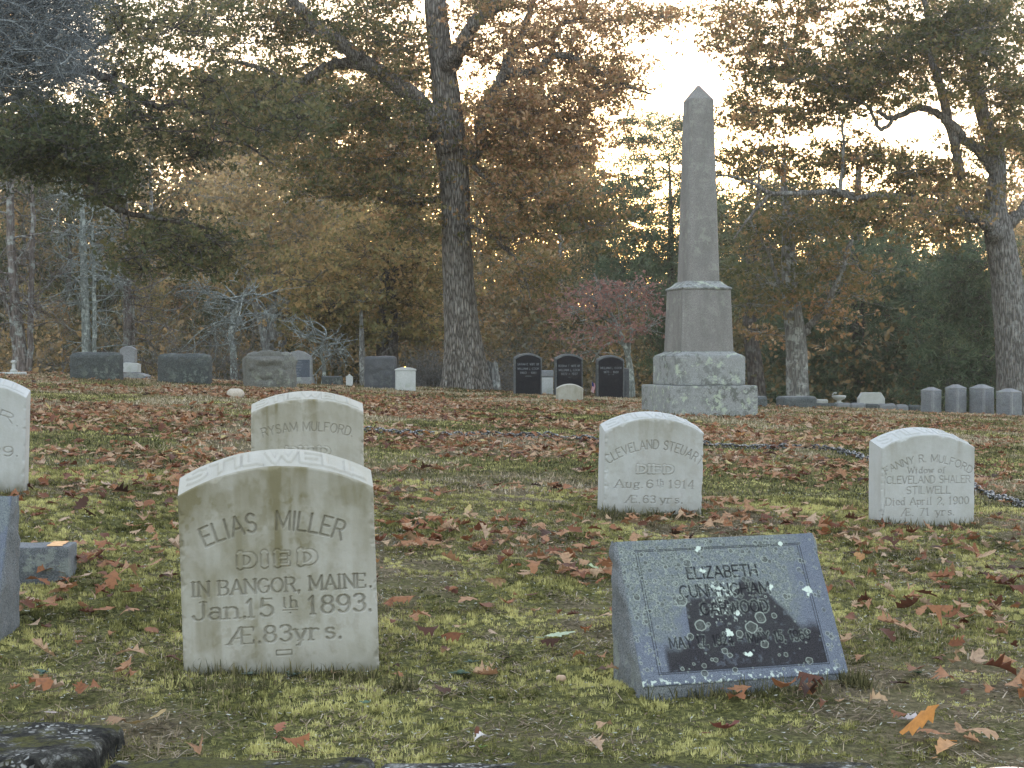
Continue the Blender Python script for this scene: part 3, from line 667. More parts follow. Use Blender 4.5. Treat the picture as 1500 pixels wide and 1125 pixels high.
# footstone with the ochre patch
def footstone():
    c = P(45, 836, 5.62); v, f = block((.30, .17, .16), 40, .006, .003, 14, 5)
    mb = MB(); mb.add(xf(v, c - [0, 0, .065], rad(6)), f)
    o = mb.build("footstone", ROCK, loc=c); tag(o, "small low granite footstone behind the cut-off slant marker", "footstone")
    pm = MB(); x, y = np.meshgrid(np.linspace(.068, .124, 12), np.linspace(-.078, .078, 16), indexing='ij')
    x = x + (noise(y * 60, x * 10, 0, 3) - .5) * .010
    pm.add(xf(np.stack([x, y, np.full(x.shape, .1635) + .0 * x], -1).reshape(-1, 3), c - [0, 0, .065], rad(6)), gridfaces(12, 16)[:, ::-1])
    n = N("ochre_patch"); k = pm.build("patch", n.done(n.pbr(n.ramp(n.noise(50, 4), [(.3, (.5, .25, .10)), (.7, (.75, .48, .24))]), .7)), world=True, loc=c, parent=o)
    k["label"] = "ochre patch across one end of the top"
footstone()
# ------------------------------------------------------------------ obelisk
def loft(mb, secs, put, ch=.012, mi=0):
    """secs: (z, half width); square rings with a small corner chamfer"""
    rings = []
    for z, h in secs:
        c = min(ch, h * .4); rings.append([(-h + c, -h, z), (h - c, -h, z), (h, -h + c, z), (h, h - c, z), (h - c, h, z), (-h + c, h, z), (-h, h - c, z), (-h, -h + c, z)])
    v = np.array(rings).reshape(-1, 3); f = []
    for k in range(len(secs) - 1):
        for i in range(8): j = (i + 1) % 8; f.append((k * 8 + i, k * 8 + j, (k + 1) * 8 + j, (k + 1) * 8 + i))
    mb.add(put(v), np.array(f), mi)
    n = mb.n - len(v); mb.f.append(np.arange(8)[None, ::-1] + n); mb.f.append(np.arange(8)[None, :] + n + (len(secs) - 1) * 8)
    mb.mi += [np.full(1, mi), np.full(1, mi)]
OB = granite_mat("brown_grey_granite", (0.216, 0.206, 0.192), (0.124, 0.118, 0.110), (0.315, 0.304, 0.288), .45, .35, (0.33, 0.35, 0.29), .8, .35)
OBL = granite_mat("lichened_base_granite", (0.27, 0.275, 0.265), (0.15, 0.155, 0.15), (0.38, 0.385, 0.37), .45, 0, rough=.85)
def base_gran():
    n = N("lichened_base_granite_spotted")
    c = n.ramp(n.noise(110, 2, .8), [(0.35, (0.17, 0.175, 0.17)), (0.65, (0.33, 0.34, 0.33))])
    s = n.ramp(n.noise(11, 8, 0.75), [(0.50, 0.0), (0.54, 1.0)]); s2 = n.ramp(n.noise(2.3, 3), [(0.35, 0.0), (0.6, 1.0)])
    c = n.mix(n.math('MULTIPLY', n.math('MULTIPLY', s, s2), .75), c, (0.085, 0.09, 0.075))
    p = n.ramp(n.noise(8, 7, 0.7, n.obj((1.1, 1.3, 1.2))), [(0.57, 0.0), (0.60, 1.0)])
    c = n.mix(n.math('MULTIPLY', p, .7), c, (0.40, 0.45, 0.34))
    return n.done(n.pbr(c, .9, n.bump(n.noise(40, 6, .7), .006, .6), .2))
OBL = base_gran()
def obelisk():
    c = P(1023, 604, 19); c[2] = EYE - .625; yaw = rad(13); root = empty("obelisk_monument", c)
    tag(root, "tall tapering brown granite obelisk on a stepped base, standing on the crest", "obelisk")
    put = lambda v: xf(v, c, yaw)
    def part(name, m, build):
        mb = MB(); build(mb); return mb.build(name, m, parent=root, loc=c, smooth=False)
    r = -(.625)
    def blk(size, z, n, seed, amp=.004): 
        def b(mb): v, f = block(size, n, .014, amp, 5, seed); mb.add(put(v + [0, 0, z]), f)
        return b
    part("lower_base", OBL, blk((1.12, 1.12, .49), -.15, 40, 1))
    def b2(mb): blk((.89, .89, .35), .342, 36, 2)(mb); loft(mb, [(.690, .43), (.700, .432), (.745, .345), (.757, .345)], put)
    part("upper_base", OBL, b2)
    def die(mb):
        loft(mb, [(.757, .332), (.765, .334), (1.50, .309), (1.508, .305)], put, .01)
        for k in range(4):   # a narrow flat margin proud of each face
            a = rad(90 * k)
            for (x0, x1, z0, z1) in ((-.27, .27, .80, .815), (-.262, .262, 1.455, 1.47), (-.290, -.275, .80, 1.47), (.275, .290, .80, 1.47)):
                p = []
                for (x, z) in ((x0, z0), (x1, z0), (x1, z1), (x0, z1)):
                    h = .334 - (z - .765) / .735 * .025 + .003; xx = x * (h / .334)
                    p.append((xx, -h, z))
                mb.add(put(xf(p, (0, 0, 0), a)), [(0, 1, 2, 3)])
    part("die", OB, die)
    part("cornice", OBL, lambda mb: loft(mb, [(1.508, .315), (1.520, .324), (1.533, .322), (1.55, .285), (1.58, .25), (1.605, .228), (1.612, .213)], put))
    part("shaft", OB, lambda mb: loft(mb, [(1.612, .208), (1.62, .207), (2.4, .187), (3.2, .166), (3.84, .150)], put, .022))
    part("pointed_cap", OB, lambda mb: loft(mb, [(3.84, .150), (3.862, .146), (3.95, .085), (4.045, .012)], put, .018))
obelisk()

# ------------------------------------------------------------------ stones along the crest
DK = granite_mat("dark_rock_granite", (0.085, 0.095, 0.095), (0.03, 0.034, 0.034), (0.19, 0.20, 0.20), .4, .6, (0.24, 0.27, 0.23), .9, 0, .03)
MG = granite_mat("mid_rock_granite", (0.16, 0.16, 0.145), (0.08, 0.08, 0.07), (0.27, 0.27, 0.25), .4, .6, (0.30, 0.32, 0.26), .9, 0, .03)
BKG = granite_mat("near_black_granite", (0.075, 0.08, 0.085), (0.03, 0.03, 0.033), (0.14, 0.14, 0.15), .5, 0.1, rough=.6)
GG = granite_mat("dressed_grey_granite", (0.23, 0.235, 0.24), (0.13, 0.135, 0.14), (0.33, 0.335, 0.34), .4, .5, (0.36, 0.39, 0.33), .85)
PW = granite_mat("pale_worn_marble", (0.50, 0.51, 0.49), (0.36, 0.37, 0.35), (0.62, 0.63, 0.62), .4, .5, (0.30, 0.33, 0.25), .85)
def rocky(px0, px1, pyt, pyb, D, dep, m, name, label, cat, yaw=0, rock=.03, seed=1, group=None, r=.03, n=46, amp=.012, rf=6):
    s = D / F; W = (px1 - px0) * s; H = (pyb - pyt) * s; c = P((px0 + px1) / 2, pyb, D); c[1] += dep / 2
    v, f = block((W, dep, H + .15), n, r, amp, 5, seed, rock=rock, rockf=rf)
    mb = MB(); mb.add(xf(v - [0, 0, .15], c, yaw), f); return tag(mb.build(name, m, loc=c), label, cat, group)
rocky(103, 173, 518, 557, 24, .3, DK, "rock_faced_slab", "dark rough granite slab beside the little tiered monument, its near neighbour", "gravestone", seed=3, rf=9)
rocky(232, 304, 520, 561, 24, .3, DK, "rock_faced_slab", "dark rough granite slab with white lichen specks, between the tiered monument and the brownish slab", "gravestone", seed=6, rf=9)
rocky(359, 427, 521, 565, 23, .3, MG, "rock_faced_slab", "brownish grey slab with chevron-like broken face, in front of a slate tablet", "gravestone", seed=10, rock=.075, rf=4, n=60, yaw=rad(4))
rocky(534, 579, 523, 566, 27, .3, BKG, "rock_faced_slab", "dark slab with paler rim beside the short white marble stone", "gravestone", seed=15, rock=.02)
# tiered little monument
def tiered():
    c = P(190, 553, 26.5); s = 26.5 / F; root = empty("tiered_monument", c); tag(root, "small tiered monument with rounded grey top on two pale steps", "monument")
    put = lambda v: xf(v, c, rad(4)); A, B = [], []
    def arch(w, h, sg, x=0, z=0, n=12): return [(x - w / 2, z), (x + w / 2, z)] + [(x + w / 2 - w * k / n, z + h - sg + sg * (1 - (2 * k / n - 1) ** 2)) for k in range(n + 1)]
    mb = MB(); add_prism(mb, arch(.50, .13, .06, .07, -.04), -.28, .28, .01, put); mb.build("lower_step", GG, parent=root, loc=c, smooth=False)
    mb = MB(); add_prism(mb, arch(.33, .17, .03, 0, .09), -.18, .18, .012, put); mb.build("upper_step", PW, parent=root, loc=c, smooth=False)
    mb = MB(); add_prism(mb, arch(.265, .285, .06, -.02, .258), -.1, .1, .012, put); mb.build("rounded_top", GG, parent=root, loc=c, smooth=False)
tiered()
# slate tablet with shaped top on a base
def shield():
    c = P(436, 560, 30); s = 30 / F; root = empty("slate_tablet", c); tag(root, "slate blue tablet with a pointed shaped top, half behind the brownish broken-faced slab", "gravestone")
    put = lambda v: xf(v, c, rad(-6)); W = .28
    pts = [(-W, 0), (W, 0), (W, .46), (W * .88, .52), (W * .45, .595), (0, .625), (-W * .45, .595), (-W * .88, .52), (-W, .46)]
    n = N("slate"); m = n.attr('ink'); cc = n.mix(m, n.ramp(n.noise(60, 4), [(.3, (.045, .055, .07)), (.7, (.10, .115, .14))]), (.3, .32, .34)); sm = n.done(n.pbr(cc, .7))
    mb = MB(); add_prism(mb, pts, 0, .10, .012, put); mb.build("tablet", GG, parent=root, loc=c, smooth=False)
    U, V = np.meshgrid(np.linspace(-.24, .24, 120), np.linspace(.08, .44, 90)); 
    q = seg_field(U, V, [g for k in range(6) for g in text_segs(L(['IN LOVING', 'MEMORY OF', 'HANNAH', 'WIFE OF', 'DIED', '1901'][k], 0, .39 - k * .055, .026, w=.003))])
    mb = MB(); mb.add(put(np.stack([U, np.full(U.shape, -.003), V], -1).reshape(-1, 3)), gridfaces(90, 120), ink=np.clip(1.2 - q, 0, 1).ravel() * .5); mb.build("inscribed_face", sm, parent=root, loc=c)
    mb = MB(); v, f = block((.34, .18, .16), 14, .01, .004, 6, 4); mb.add(put(v + [.2, -.22, -.06]), f); mb.build("foot_block", GG, parent=root, loc=c)
shield()
rocky(471, 501, 551, 563, 31, .2, DK, "low_marker", "low dark marker on the grass between the slate tablet and the tiny white stone", "grave marker", seed=20, rock=0)
def tiny_white():
    c = P(512, 563, 29); mb = MB(); put = lambda v: xf(v, c, rad(10))
    add_prism(mb, [(-.062, -.05), (.062, -.05), (.066, .15), (.03, .165), (0, .2), (-.03, .165), (-.066, .15)], 0, .05, .006, put)
    tag(mb.build("pointed_stone", PW, loc=c, smooth=False), "tiny white stone with a pointed top", "gravestone")
tiny_white()
def white_short():
    c = P(594, 567, 26); root = empty("capped_marble_stone", c); tag(root, "short white marble stone with a rounded cap beside the dark slab", "gravestone")
    put = lambda v: xf(v, c, rad(12))
    mb = MB(); v, f = block((.33, .16, .36), 16, .012, .004, 6, 2); mb.add(put(v - [0, 0, .08]), f); mb.build("body", PW, parent=root, loc=c)
    mb = MB(); pts = [(-.175, .28), (.175, .28), (.175, .30)] + [(.175 - .35 * k / 10, .30 + .035 * (1 - (2 * k / 10 - 1) ** 2)) for k in range(1, 10)] + [(-.175, .30)]
    add_prism(mb, pts, -.09, .09, .008, put); mb.build("cap", PW, parent=root, loc=c, smooth=False)
white_short()
# three black tablets with pale lettering
def ink_mat():
    n = N("black_granite_lettered"); c = n.mix(n.math('MULTIPLY', n.attr('groove'), .9, clamp=True), n.ramp(n.noise(30, 5), [(.3, (.012, .012, .014)), (.7, (.022, .022, .025))]), (.22, .235, .25))
    return n.done(n.pbr(c, .6, spec=.12))
INK = ink_mat()
TBG = granite_mat("dull_edge_granite", (0.11, 0.115, 0.115), (0.06, 0.063, 0.063), (0.18, 0.185, 0.185), .4, .4, (0.22, 0.24, 0.21), .9)
def black_tablet(px0, px1, pyt, pyb, D, lines, label, yaw, seed):
    s = D / F; W = (px1 - px0) * s; H = (pyb - pyt) * s; c = P((px0 + px1) / 2, pyb, D)
    root = empty("black_tablet", c); tag(root, label, "gravestone", "three black tablets of one couple plot")
    o = tablet("stone", None, None, c, W + .03, H - .075, .17, .08, .012, [], TBG, yaw=yaw, step=.02, seed=seed)
    o.parent = root; o.location = (0, 0, 0)
    f = tablet("lettered_face", None, None, c - np.array([0, .02, 0]), W - .015, H - .10, .018, .075, .0, lines, INK, yaw=yaw, step=.006, seed=seed, stain=0, depth=0)
    f.parent = root; f.location = (0, -.02, 0)
    return root
black_tablet(755, 793, 518, 574, 28, [L('SARAH E. WIFE OF', 0, .485, .036, width=.40, w=.0034), L('WILLIAM L. COOK', 0, .405, .036, width=.40, w=.0034), L('1883 - 1961', 0, .33, .036, width=.30, w=.0034), L('-', 0, .27, .04, width=.12, w=.003)], "black arched tablet reading SARAH E. WIFE OF WILLIAM L. COOK", rad(9), 31)
black_tablet(815, 853, 519, 578, 28, [L('ROSINA T. WIFE OF', 0, .505, .036, width=.40, w=.0034), L('WILLIAM L. COOK', 0, .43, .036, width=.40, w=.0034), L('1872 - 1927', 0, .36, .036, width=.30, w=.0034), L('-', 0, .3, .04, width=.10, w=.003)], "black arched tablet partly behind the small plain pale stone", rad(9), 33)
black_tablet(876, 914, 521, 581, 28, [L('WILLIAM L. COOK', 0, .505, .036, width=.40, w=.0034), L('1870 - 1950', 0, .43, .036, width=.28, w=.0034), L('-', 0, .38, .04, width=.10, w=.003)], "black arched tablet with two lines of pale lettering, next to the obelisk", rad(9), 35)
rocky(910, 922, 539, 582, 28.4, .2, BKG, "dark_block", "dark block tucked behind the black tablet nearest the obelisk", "gravestone", seed=41, rock=0, n=16)
def grey_between():
    c = P(801, 574, 29.5); root = empty("grey_tablet", c); tag(root, "light grey stone seen between two black tablets", "gravestone")
    mb = MB(); v, f = block((.24, .14, .36), 14, .01, .003, 6, 8); mb.add(v + c - [0, 0, .08], f); mb.build("body", PW, parent=root, loc=c)
    mb = MB(); v, f = block((.26, .16, .135), 14, .02, .006, 9, 9); mb.add(v + c + [0, 0, .282], f); mb.build("cap", GG, parent=root, loc=c)
grey_between()
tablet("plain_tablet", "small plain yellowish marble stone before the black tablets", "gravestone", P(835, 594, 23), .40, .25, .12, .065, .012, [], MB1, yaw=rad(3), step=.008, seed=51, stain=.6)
# little flag
def flag():
    c = P(866, 584, 29); root = empty("small_flag", c); tag(root, "tiny striped flag on a stick beside the black tablets", "flag")
    mb = MB(); tube(mb, [c - [0, 0, .1], c + [.0, 0, .33]], [.006, .005], 6); n = N("flag_stick"); mb.build("stick", n.done(n.pbr((.4, .3, .2), .7)), parent=root, loc=c)
    mb = MB(); nx, nz = 14, 27; u, v = np.meshgrid(np.linspace(0, 1, nx), np.linspace(0, 1, nz))
    X = c[0] + .006 + .062 * u + .01 * np.sin(v * 5); Y = c[1] + .025 * np.sin(u * 5 + v * 2) * u; Z = c[2] + .32 - .19 * v - .03 * u
    mb.add(np.stack([X, Y, Z], -1).reshape(-1, 3), gridfaces(nz, nx), fu=u.ravel(), fv=v.ravel())
    n = N("flag_cloth"); st = n.math('GREATER_THAN', n.math('FRACT', n.math('MULTIPLY', n.attr("fu"), 3.5)), .5)
    cn = n.math('MULTIPLY', n.math('LESS_THAN', n.attr("fv"), .42), n.math('LESS_THAN', n.attr("fu"), .55))
    n.done(n.pbr(n.mix(cn, n.mix(st, (.5, .04, .06), (.75, .75, .75)), (.03, .05, .2)), .8)); mb.build("cloth", n.m, parent=root, loc=c)
flag()
# right of the obelisk
def topped(px0, px1, pyt, pyb, D, label, seed):
    s = D / F; W = (px1 - px0) * s; H = (pyb - pyt) * s; c = P((px0 + px1) / 2, pyb, D); root = empty("low_monument_base", c); tag(root, label, "monument base")
    mb = MB(); v, f = block((W, .45, H + .1), 26, .02, .008, 6, seed, rock=.02); mb.add(xf(v - [0, 0, .1], c + [0, .2, 0], rad(8)), f); mb.build("rough_block", DK, parent=root, loc=c)
    mb = MB(); v, f = block((W * .93, .40, .012), 16, .005, .002, 6, seed); mb.add(xf(v + [0, 0, H + .003], c + [0, .2, 0], rad(8)), f); mb.build("pale_top", GG, parent=root, loc=c)
topped(1104, 1121, 582, 598, 25, "small dark block with a pale top, just past the obelisk base", 61)
topped(1145, 1194, 582, 599, 26, "wide dark block with a pale top at the foot of the grey oak", 63)
def urn():
    c = P(1229, 592, 34); root = empty("marble_urn", c); tag(root, "small white marble urn with a curled handle among the far stones", "urn")
    prof = [(.0, -.05), (.10, -.05), (.10, .03), (.05, .05), (.045, .08), (.13, .12), (.16, .17), (.15, .19), (.0, .20)]
    a = np.arange(20) / 20 * 2 * np.pi; p = np.array(prof); v = np.stack([p[:, 0:1] * np.cos(a), p[:, 0:1] * np.sin(a), np.repeat(p[:, 1:2], 20, 1)], -1)
    i, j = np.meshgrid(np.arange(len(p) - 1), np.arange(20), indexing='ij'); f = np.stack([i * 20 + j, i * 20 + (j + 1) % 20, (i + 1) * 20 + (j + 1) % 20, (i + 1) * 20 + j], -1).reshape(-1, 4)
    mb = MB(); mb.add(v.reshape(-1, 3) + c, f); mb.build("bowl", PW, parent=root, loc=c)
    mb = MB(); t = np.linspace(0, 4.5, 12); tube(mb, np.stack([-.10 - .04 * np.cos(t), 0 * t, .20 + .03 * np.sin(t) + .015 * t], 1) + c, np.full(12, .012), 6); mb.build("handle", PW, parent=root, loc=c)
urn()
def clipped(px0, px1, pyt, pyb, D, label, seed):
    s = D / F; W = (px1 - px0) * s / 2; H = (pyb - pyt) * s; c = P((px0 + px1) / 2, pyb, D); mb = MB()
    add_prism(mb, [(-W, -.1), (W, -.1), (W, H * .55), (W * .7, H), (-W * .7, H), (-W, H * .55)], 0, .18, .015, lambda v: xf(v, c, rad(5)))
    tag(mb.build("clipped_tablet", PW, loc=c, smooth=False), label, "gravestone")
clipped(1258, 1297, 575, 594, 36, "pale stone with clipped upper corners behind the low granite border", 1)
rocky(1197, 1213, 585, 594, 36, .2, PW, "pale_marker", "low pale marker beside the white urn", "grave marker", seed=66, rock=0, n=14)
for k, (a, b, t, bt) in enumerate([(1192, 1226, 591, 601), (1226, 1246, 591, 602), (1247, 1268, 591, 604), (1269, 1288, 592, 604), (1289, 1312, 592, 606), (1313, 1331, 594, 606), (1332, 1352, 594, 607)]):
    rocky(a, b, t, bt, 31, .18, GG if k % 3 else DK, "border_stone", "rough block of the low granite border %s" % ("at the end by the dark block", "second from its dark block end", "third from its dark block end", "right below the clipped pale stone's near corner", "below the clipped pale stone's far corner", "last but one before the four posts", "touching the row of four posts")[k], "border stone", seed=70 + k, n=20, rock=.015, group="blocks of the low granite border")
def post(px, pyt, pyb, wpx, D, label, seed):
    c = P(px, pyb, D); s = D / F; H = (pyb - pyt) * s; h = wpx * s / 2 / 1.22; root = empty("granite_post", c); tag(root, label, "granite post", "four peaked granite posts in a row")
    put = lambda v: xf(v, c, rad(38))
    mb = MB(); v, f = block((2 * h, 2 * h, H * .86 + .12), 22, .014, .004, 9, seed, rock=.018, rockf=12); mb.add(put(v - [0, 0, .12]), f); mb.build("shaft", MGB, parent=root, loc=c)
    mb = MB(); loft(mb, [(H * .85, h * 1.02), (H * .89, h * 1.03), (H * .99, h * .35), (H, h * .3)], put, .01); mb.build("peaked_top", GG, parent=root, loc=c, smooth=False)
    mb = MB()
    mb.add(put(np.array([(-h - .019, -h - .019, 0), (-h + .02, -h - .021, 0), (-h + .02, -h - .021, H * .85), (-h - .019, -h - .019, H * .85), (-h - .021, -h + .02, 0), (-h - .021, -h + .02, H * .85)])), [(0, 1, 2, 3), (4, 0, 3, 5)])
    mb.build("corner_margin", GG, parent=root, loc=c, smooth=False)
MGB = granite_mat("blue_rock_granite", (0.17, 0.18, 0.19), (0.08, 0.085, 0.09), (0.31, 0.32, 0.33), .4, .4, (0.27, 0.30, 0.26), .9, 0, .02)
post(1364, 567, 608, 26, 27, "peaked granite post closest to the low border", 81)
post(1400, 563, 609, 27, 27, "second peaked granite post from the low border", 82)
post(1438, 563, 611, 31, 27, "tallest and widest of the four peaked granite posts", 83)
post(1478, 569, 613, 32, 26.5, "peaked granite post at the far end, before the big oak trunk", 84)
rocky(-40, 30, 545, 552, 24, .35, PW, "flat_ledger", "long flat pale ledger stone at the left picture edge", "grave slab", seed=90, rock=0, n=30)
def ledge_cross():
    c = P(20, 546, 26); mb = MB(); loft(mb, [(0, .05), (.04, .05), (.06, .03), (.16, .022), (.17, .04), (.2, .0401), (.21, .01)], lambda v: v + c, .005)
    tag(mb.build("small_pedestal", PW, loc=c, smooth=False), "tiny pale pedestal behind the flat ledger stone", "pedestal")
ledge_cross()
# chain lying in the grass
def chain():
    pts = [(520, 634), (600, 638), (700, 642), (800, 646), (880, 651), (960, 652), (1040, 655), (1100, 657), (1160, 657), (1200, 660), (1240, 667), (1300, 682), (1360, 701), (1430, 721), (1470, 734), (1540, 756)]
    w = []
    for px, py in pts:
        D = 12.0
        for _ in range(30):
            z = gz((px - 750) / F * D, D, False); D = .5 * D + .5 * (F * (EYE - z) / (py - HOR))
        w.append(P(px, py, D))
    p, _ = smoothpath(w, np.ones(len(w)), 12); L_ = np.concatenate([[0], np.cumsum(np.linalg.norm(np.diff(p, axis=0), axis=1))])
    k = np.arange(0, L_[-1], .052); q = np.stack([np.interp(k, L_, p[:, i]) for i in range(3)], 1)
    q[:, 2] = gz(q[:, 0], q[:, 1]) + .022; mb = MB(); rng = np.random.default_rng(3)
    a = np.linspace(0, 2 * np.pi, 11)[:-1]
    for i in range(len(q) - 1):
        t = q[i + 1] - q[i]; t /= np.linalg.norm(t); s = np.cross(t, [0, 0, 1]); s /= np.linalg.norm(s); u = np.cross(s, t)
        an = (0.5 if i % 2 else 2.0) + rng.normal(0, .3); b = s * math.cos(an) + u * math.sin(an); c = q[i] + rng.normal(0, .004, 3)
        ring = np.array([c + t * .038 * math.cos(x) + b * .021 * math.sin(x) for x in a] + [c + t * .038]); 
        tube(mb, ring, np.full(11, .0075), 5)
    n = N("galvanised_chain"); c = n.ramp(n.noise(60, 3), [(.47, (.02, .02, .02)), (.62, (.36, .36, .36))])
    tag(mb.build("iron_chain", n.done(n.pbr(c, .45, spec=.6, Metallic=.3))), "black and whitish iron chain lying across the grass", "chain")
chain()
def pebble(px, py, r, colr, label, name="pebble"):
    D = 4.2
    for _ in range(30): D = .5 * D + .5 * (F * (EYE - gz((px - 750) / F * D, D)) / (py - HOR))
    c = P(px, py, D); v, f = block((r * 2.2, r * 1.7, r * 1.5), 14, r * .72, r * .06, 30, int(px)); mb = MB(); mb.add(v + c - [0, 0, r * .3], f)
    n = N(name + "_stone"); tag(mb.build(name, n.done(n.pbr(n.ramp(n.noise(60, 4), [(.3, tuple(x * .7 for x in colr)), (.7, colr)]), .7)), loc=c), label, "pebble")
pebble(822, 997, .013, (.52, .36, .24), "smooth tan pebble in the moss between the large tablet and the slant marker")
pebble(803, 985, .006, (.5, .4, .28), "tiny tan pebble a hand's breadth from the smooth one")
pebble(345, 583, .09, (.5, .44, .36), "pale flat rock in the leaves before the brownish slab", "pale_rock")
# ------------------------------------------------------------------ leaves
OAK = np.array([(0, 0), (.14, .05), (.22, .27), (.33, .09), (.45, .36), (.55, .11), (.70, .30), (.78, .09), (1, .02), (.80, -.11), (.68, -.31), (.56, -.10), (.43, -.35), (.32, -.09), (.20, -.26), (.13, -.05)])
OAKM = np.array([(0, 0), (.25, .26), (.35, .1), (.5, .34), (.62, .1), (1, .06), (.65, -.12), (.5, -.34), (.36, -.1), (.22, -.24)])
BLOB = np.array([(0, 0), (.3, .30), (.72, .24), (1, -.04), (.62, -.30), (.22, -.22)])
NEED = np.array([(0, 0), (.3, .07), (1, .02), (.7, -.07)])
def leaves(mb, pos, size, tpl, rng, droop=.3, fold=.25, hue=None, flat=.0):
    n = len(pos); k = len(tpl)
    if n == 0: return
    t = rng.normal(0, 1, (n, 3)); t[:, 2] = t[:, 2] * (1 - flat) - droop; t /= np.linalg.norm(t, axis=1, keepdims=True)
    b = rng.normal(0, 1, (n, 3)); b[:, 2] *= (1 - flat); b = np.cross(t, b) if not flat else b - (b * t).sum(1, keepdims=True) * t
    b /= np.linalg.norm(b, axis=1, keepdims=True); m = np.cross(t, b)
    s = np.broadcast_to(size, (n,)) * rng.uniform(.7, 1.3, n); x = tpl[:, 0] - .5; y = tpl[:, 1]
    cv = rng.normal(0, fold, n)
    w = cv[:, None] * (np.abs(y)[None, :] * 1.2 - .8 * (x ** 2)[None, :]) 
    v = pos[:, None, :] + s[:, None, None] * (x[None, :, None] * t[:, None, :] + y[None, :, None] * b[:, None, :] + w[..., None] * m[:, None, :])
    r = rng.random(n) if hue is None else np.clip(rng.random(n) * .6 + .2 + hue, 0, 1)
    mb.add(v.reshape(-1, 3), np.arange(n * k).reshape(n, k), rnd=np.repeat(r, k))

def grow(name, label, limbs, pads, lm, bm, seed, D, leaf=.10, per=60, cr=.38, flat=.55, tpl=OAKM, group=None, cat="tree", base=None, sides=14,
         keepoff=None, twig_r=.017, subs=6, trunkbark=.06, flare=0.0, dd=2.5, droop=.3, bare=None, twigs=True, trunk_sub=6):
    """limbs: [( [(px,py,dD)...], [radius px...] )]; pads: (px,py,rx,ry,clumps[,hue[,dD]])"""
    rng = np.random.default_rng(seed); mb = MB(); S, SR = [], []; s = D / F
    for i, (pts, rp) in enumerate(limbs):
        w = [P(a[0], a[1], D + (a[2] if len(a) > 2 else 0)) for a in pts]
        if i == 0: w[0][2] = gz(w[0][0], w[0][1], False) - .12
        p, r = smoothpath(w, np.array(rp) * s, (trunk_sub * 4 if i == 0 else 7), .02 if i else .0, rng)
        tube(mb, p, r, sides if i == 0 else max(6, sides // 2), trunkbark, flare if i == 0 else 0, seed=seed + i)
        k = slice(len(p) // 3, None) if i == 0 else slice(1, None)
        S.append(p[k]); SR.append(r[k])
    S, SR = np.concatenate(S), np.concatenate(SR)
    C, H = [], []
    for pd in pads:
        px, py, rx, ry, n = pd[:5]; hue = pd[5] if len(pd) > 5 else 0; o = pd[6] if len(pd) > 6 else 0
        a = rng.normal(0, 1, (n, 3)); a /= np.linalg.norm(a, axis=1, keepdims=True); a *= rng.random((n, 1)) ** .4
        for q in a:
            C.append(P(px + rx * q[0], py + ry * q[2], D + o + dd * q[1])); H.append(hue + rng.normal(0, .07))
    C, H = np.array(C).reshape(-1, 3), np.array(H)
    if keepoff is not None and len(C):
        k = ~keepoff(C); C, H = C[k], H[k]
    if len(C):
        d0 = np.array([np.min(np.linalg.norm(S - c, axis=1)) for c in C]); od = np.argsort(d0)
        P0, R0, nS = np.zeros((len(S) + len(C) * 8, 3)), np.zeros(len(S) + len(C) * 8), len(S); P0[:nS] = S; R0[:nS] = SR
        lp, ls, lh = [], [], []
        for ci in od:
            c = C[ci]; dv = P0[:nS] - c; dist = np.linalg.norm(dv * [1, 1, 1.15], axis=1); j = int(np.argmin(dist + .25 * (R0[:nS] < .004))); p0 = P0[j]; dl = np.linalg.norm(c - p0)
            m = 6; t = np.linspace(0, 1, m)[:, None]
            path = p0 * (1 - t) + c * t + np.sin(np.pi * t) * (rng.normal(0, .10, 3) * dl + np.array([0, 0, -.05 * dl]))
            path[1:-1] += rng.normal(0, .035, (m - 2, 3)) * min(1, dl)
            r0 = min(R0[j] * .6, twig_r * (.5 + .8 * dl)); r0 = max(r0, .008)
            if twigs: tube(mb, path, np.linspace(r0, .006, m), 5)
            P0[nS:nS + m - 1] = path[1:]; R0[nS:nS + m - 1] = np.linspace(r0, .004, m)[1:]; nS += m - 1
            k = rng.integers(subs - 2, subs + 3); sc = c + rng.normal(0, 1, (k, 3)) * cr * np.array([1, 1, 1 - flat])
            if twigs:
                for q in sc: tube(mb, np.stack([c, (c + q) / 2 + rng.normal(0, .04, 3), q]), [.0075, .0055, .0035], 3)
            nl = max(2, int(per / k)); pp = np.repeat(sc, nl, 0) + rng.normal(0, 1, (nl * k, 3)) * cr * .27 * np.array([1, 1, 1 - flat * .8])
            lp.append(pp); lh.append(np.full(len(pp), H[ci]))
    b = np.array([limbs[0][0][0][0], 0]); w0 = P(limbs[0][0][0][0], limbs[0][0][0][1], D); w0[2] = gz(w0[0], w0[1], False)
    root = empty(name, w0); tag(root, label, cat, group)
    if bare is not None: bare(mb, S, SR, rng)
    mb.build("trunk", bm, parent=root, loc=w0)
    if len(C):
        lb = MB(); lp = np.concatenate(lp); leaves(lb, lp, leaf, tpl, rng, droop=droop, hue=np.concatenate(lh)); lb.build("crown", lm, parent=root, loc=w0, smooth=False)
    return root

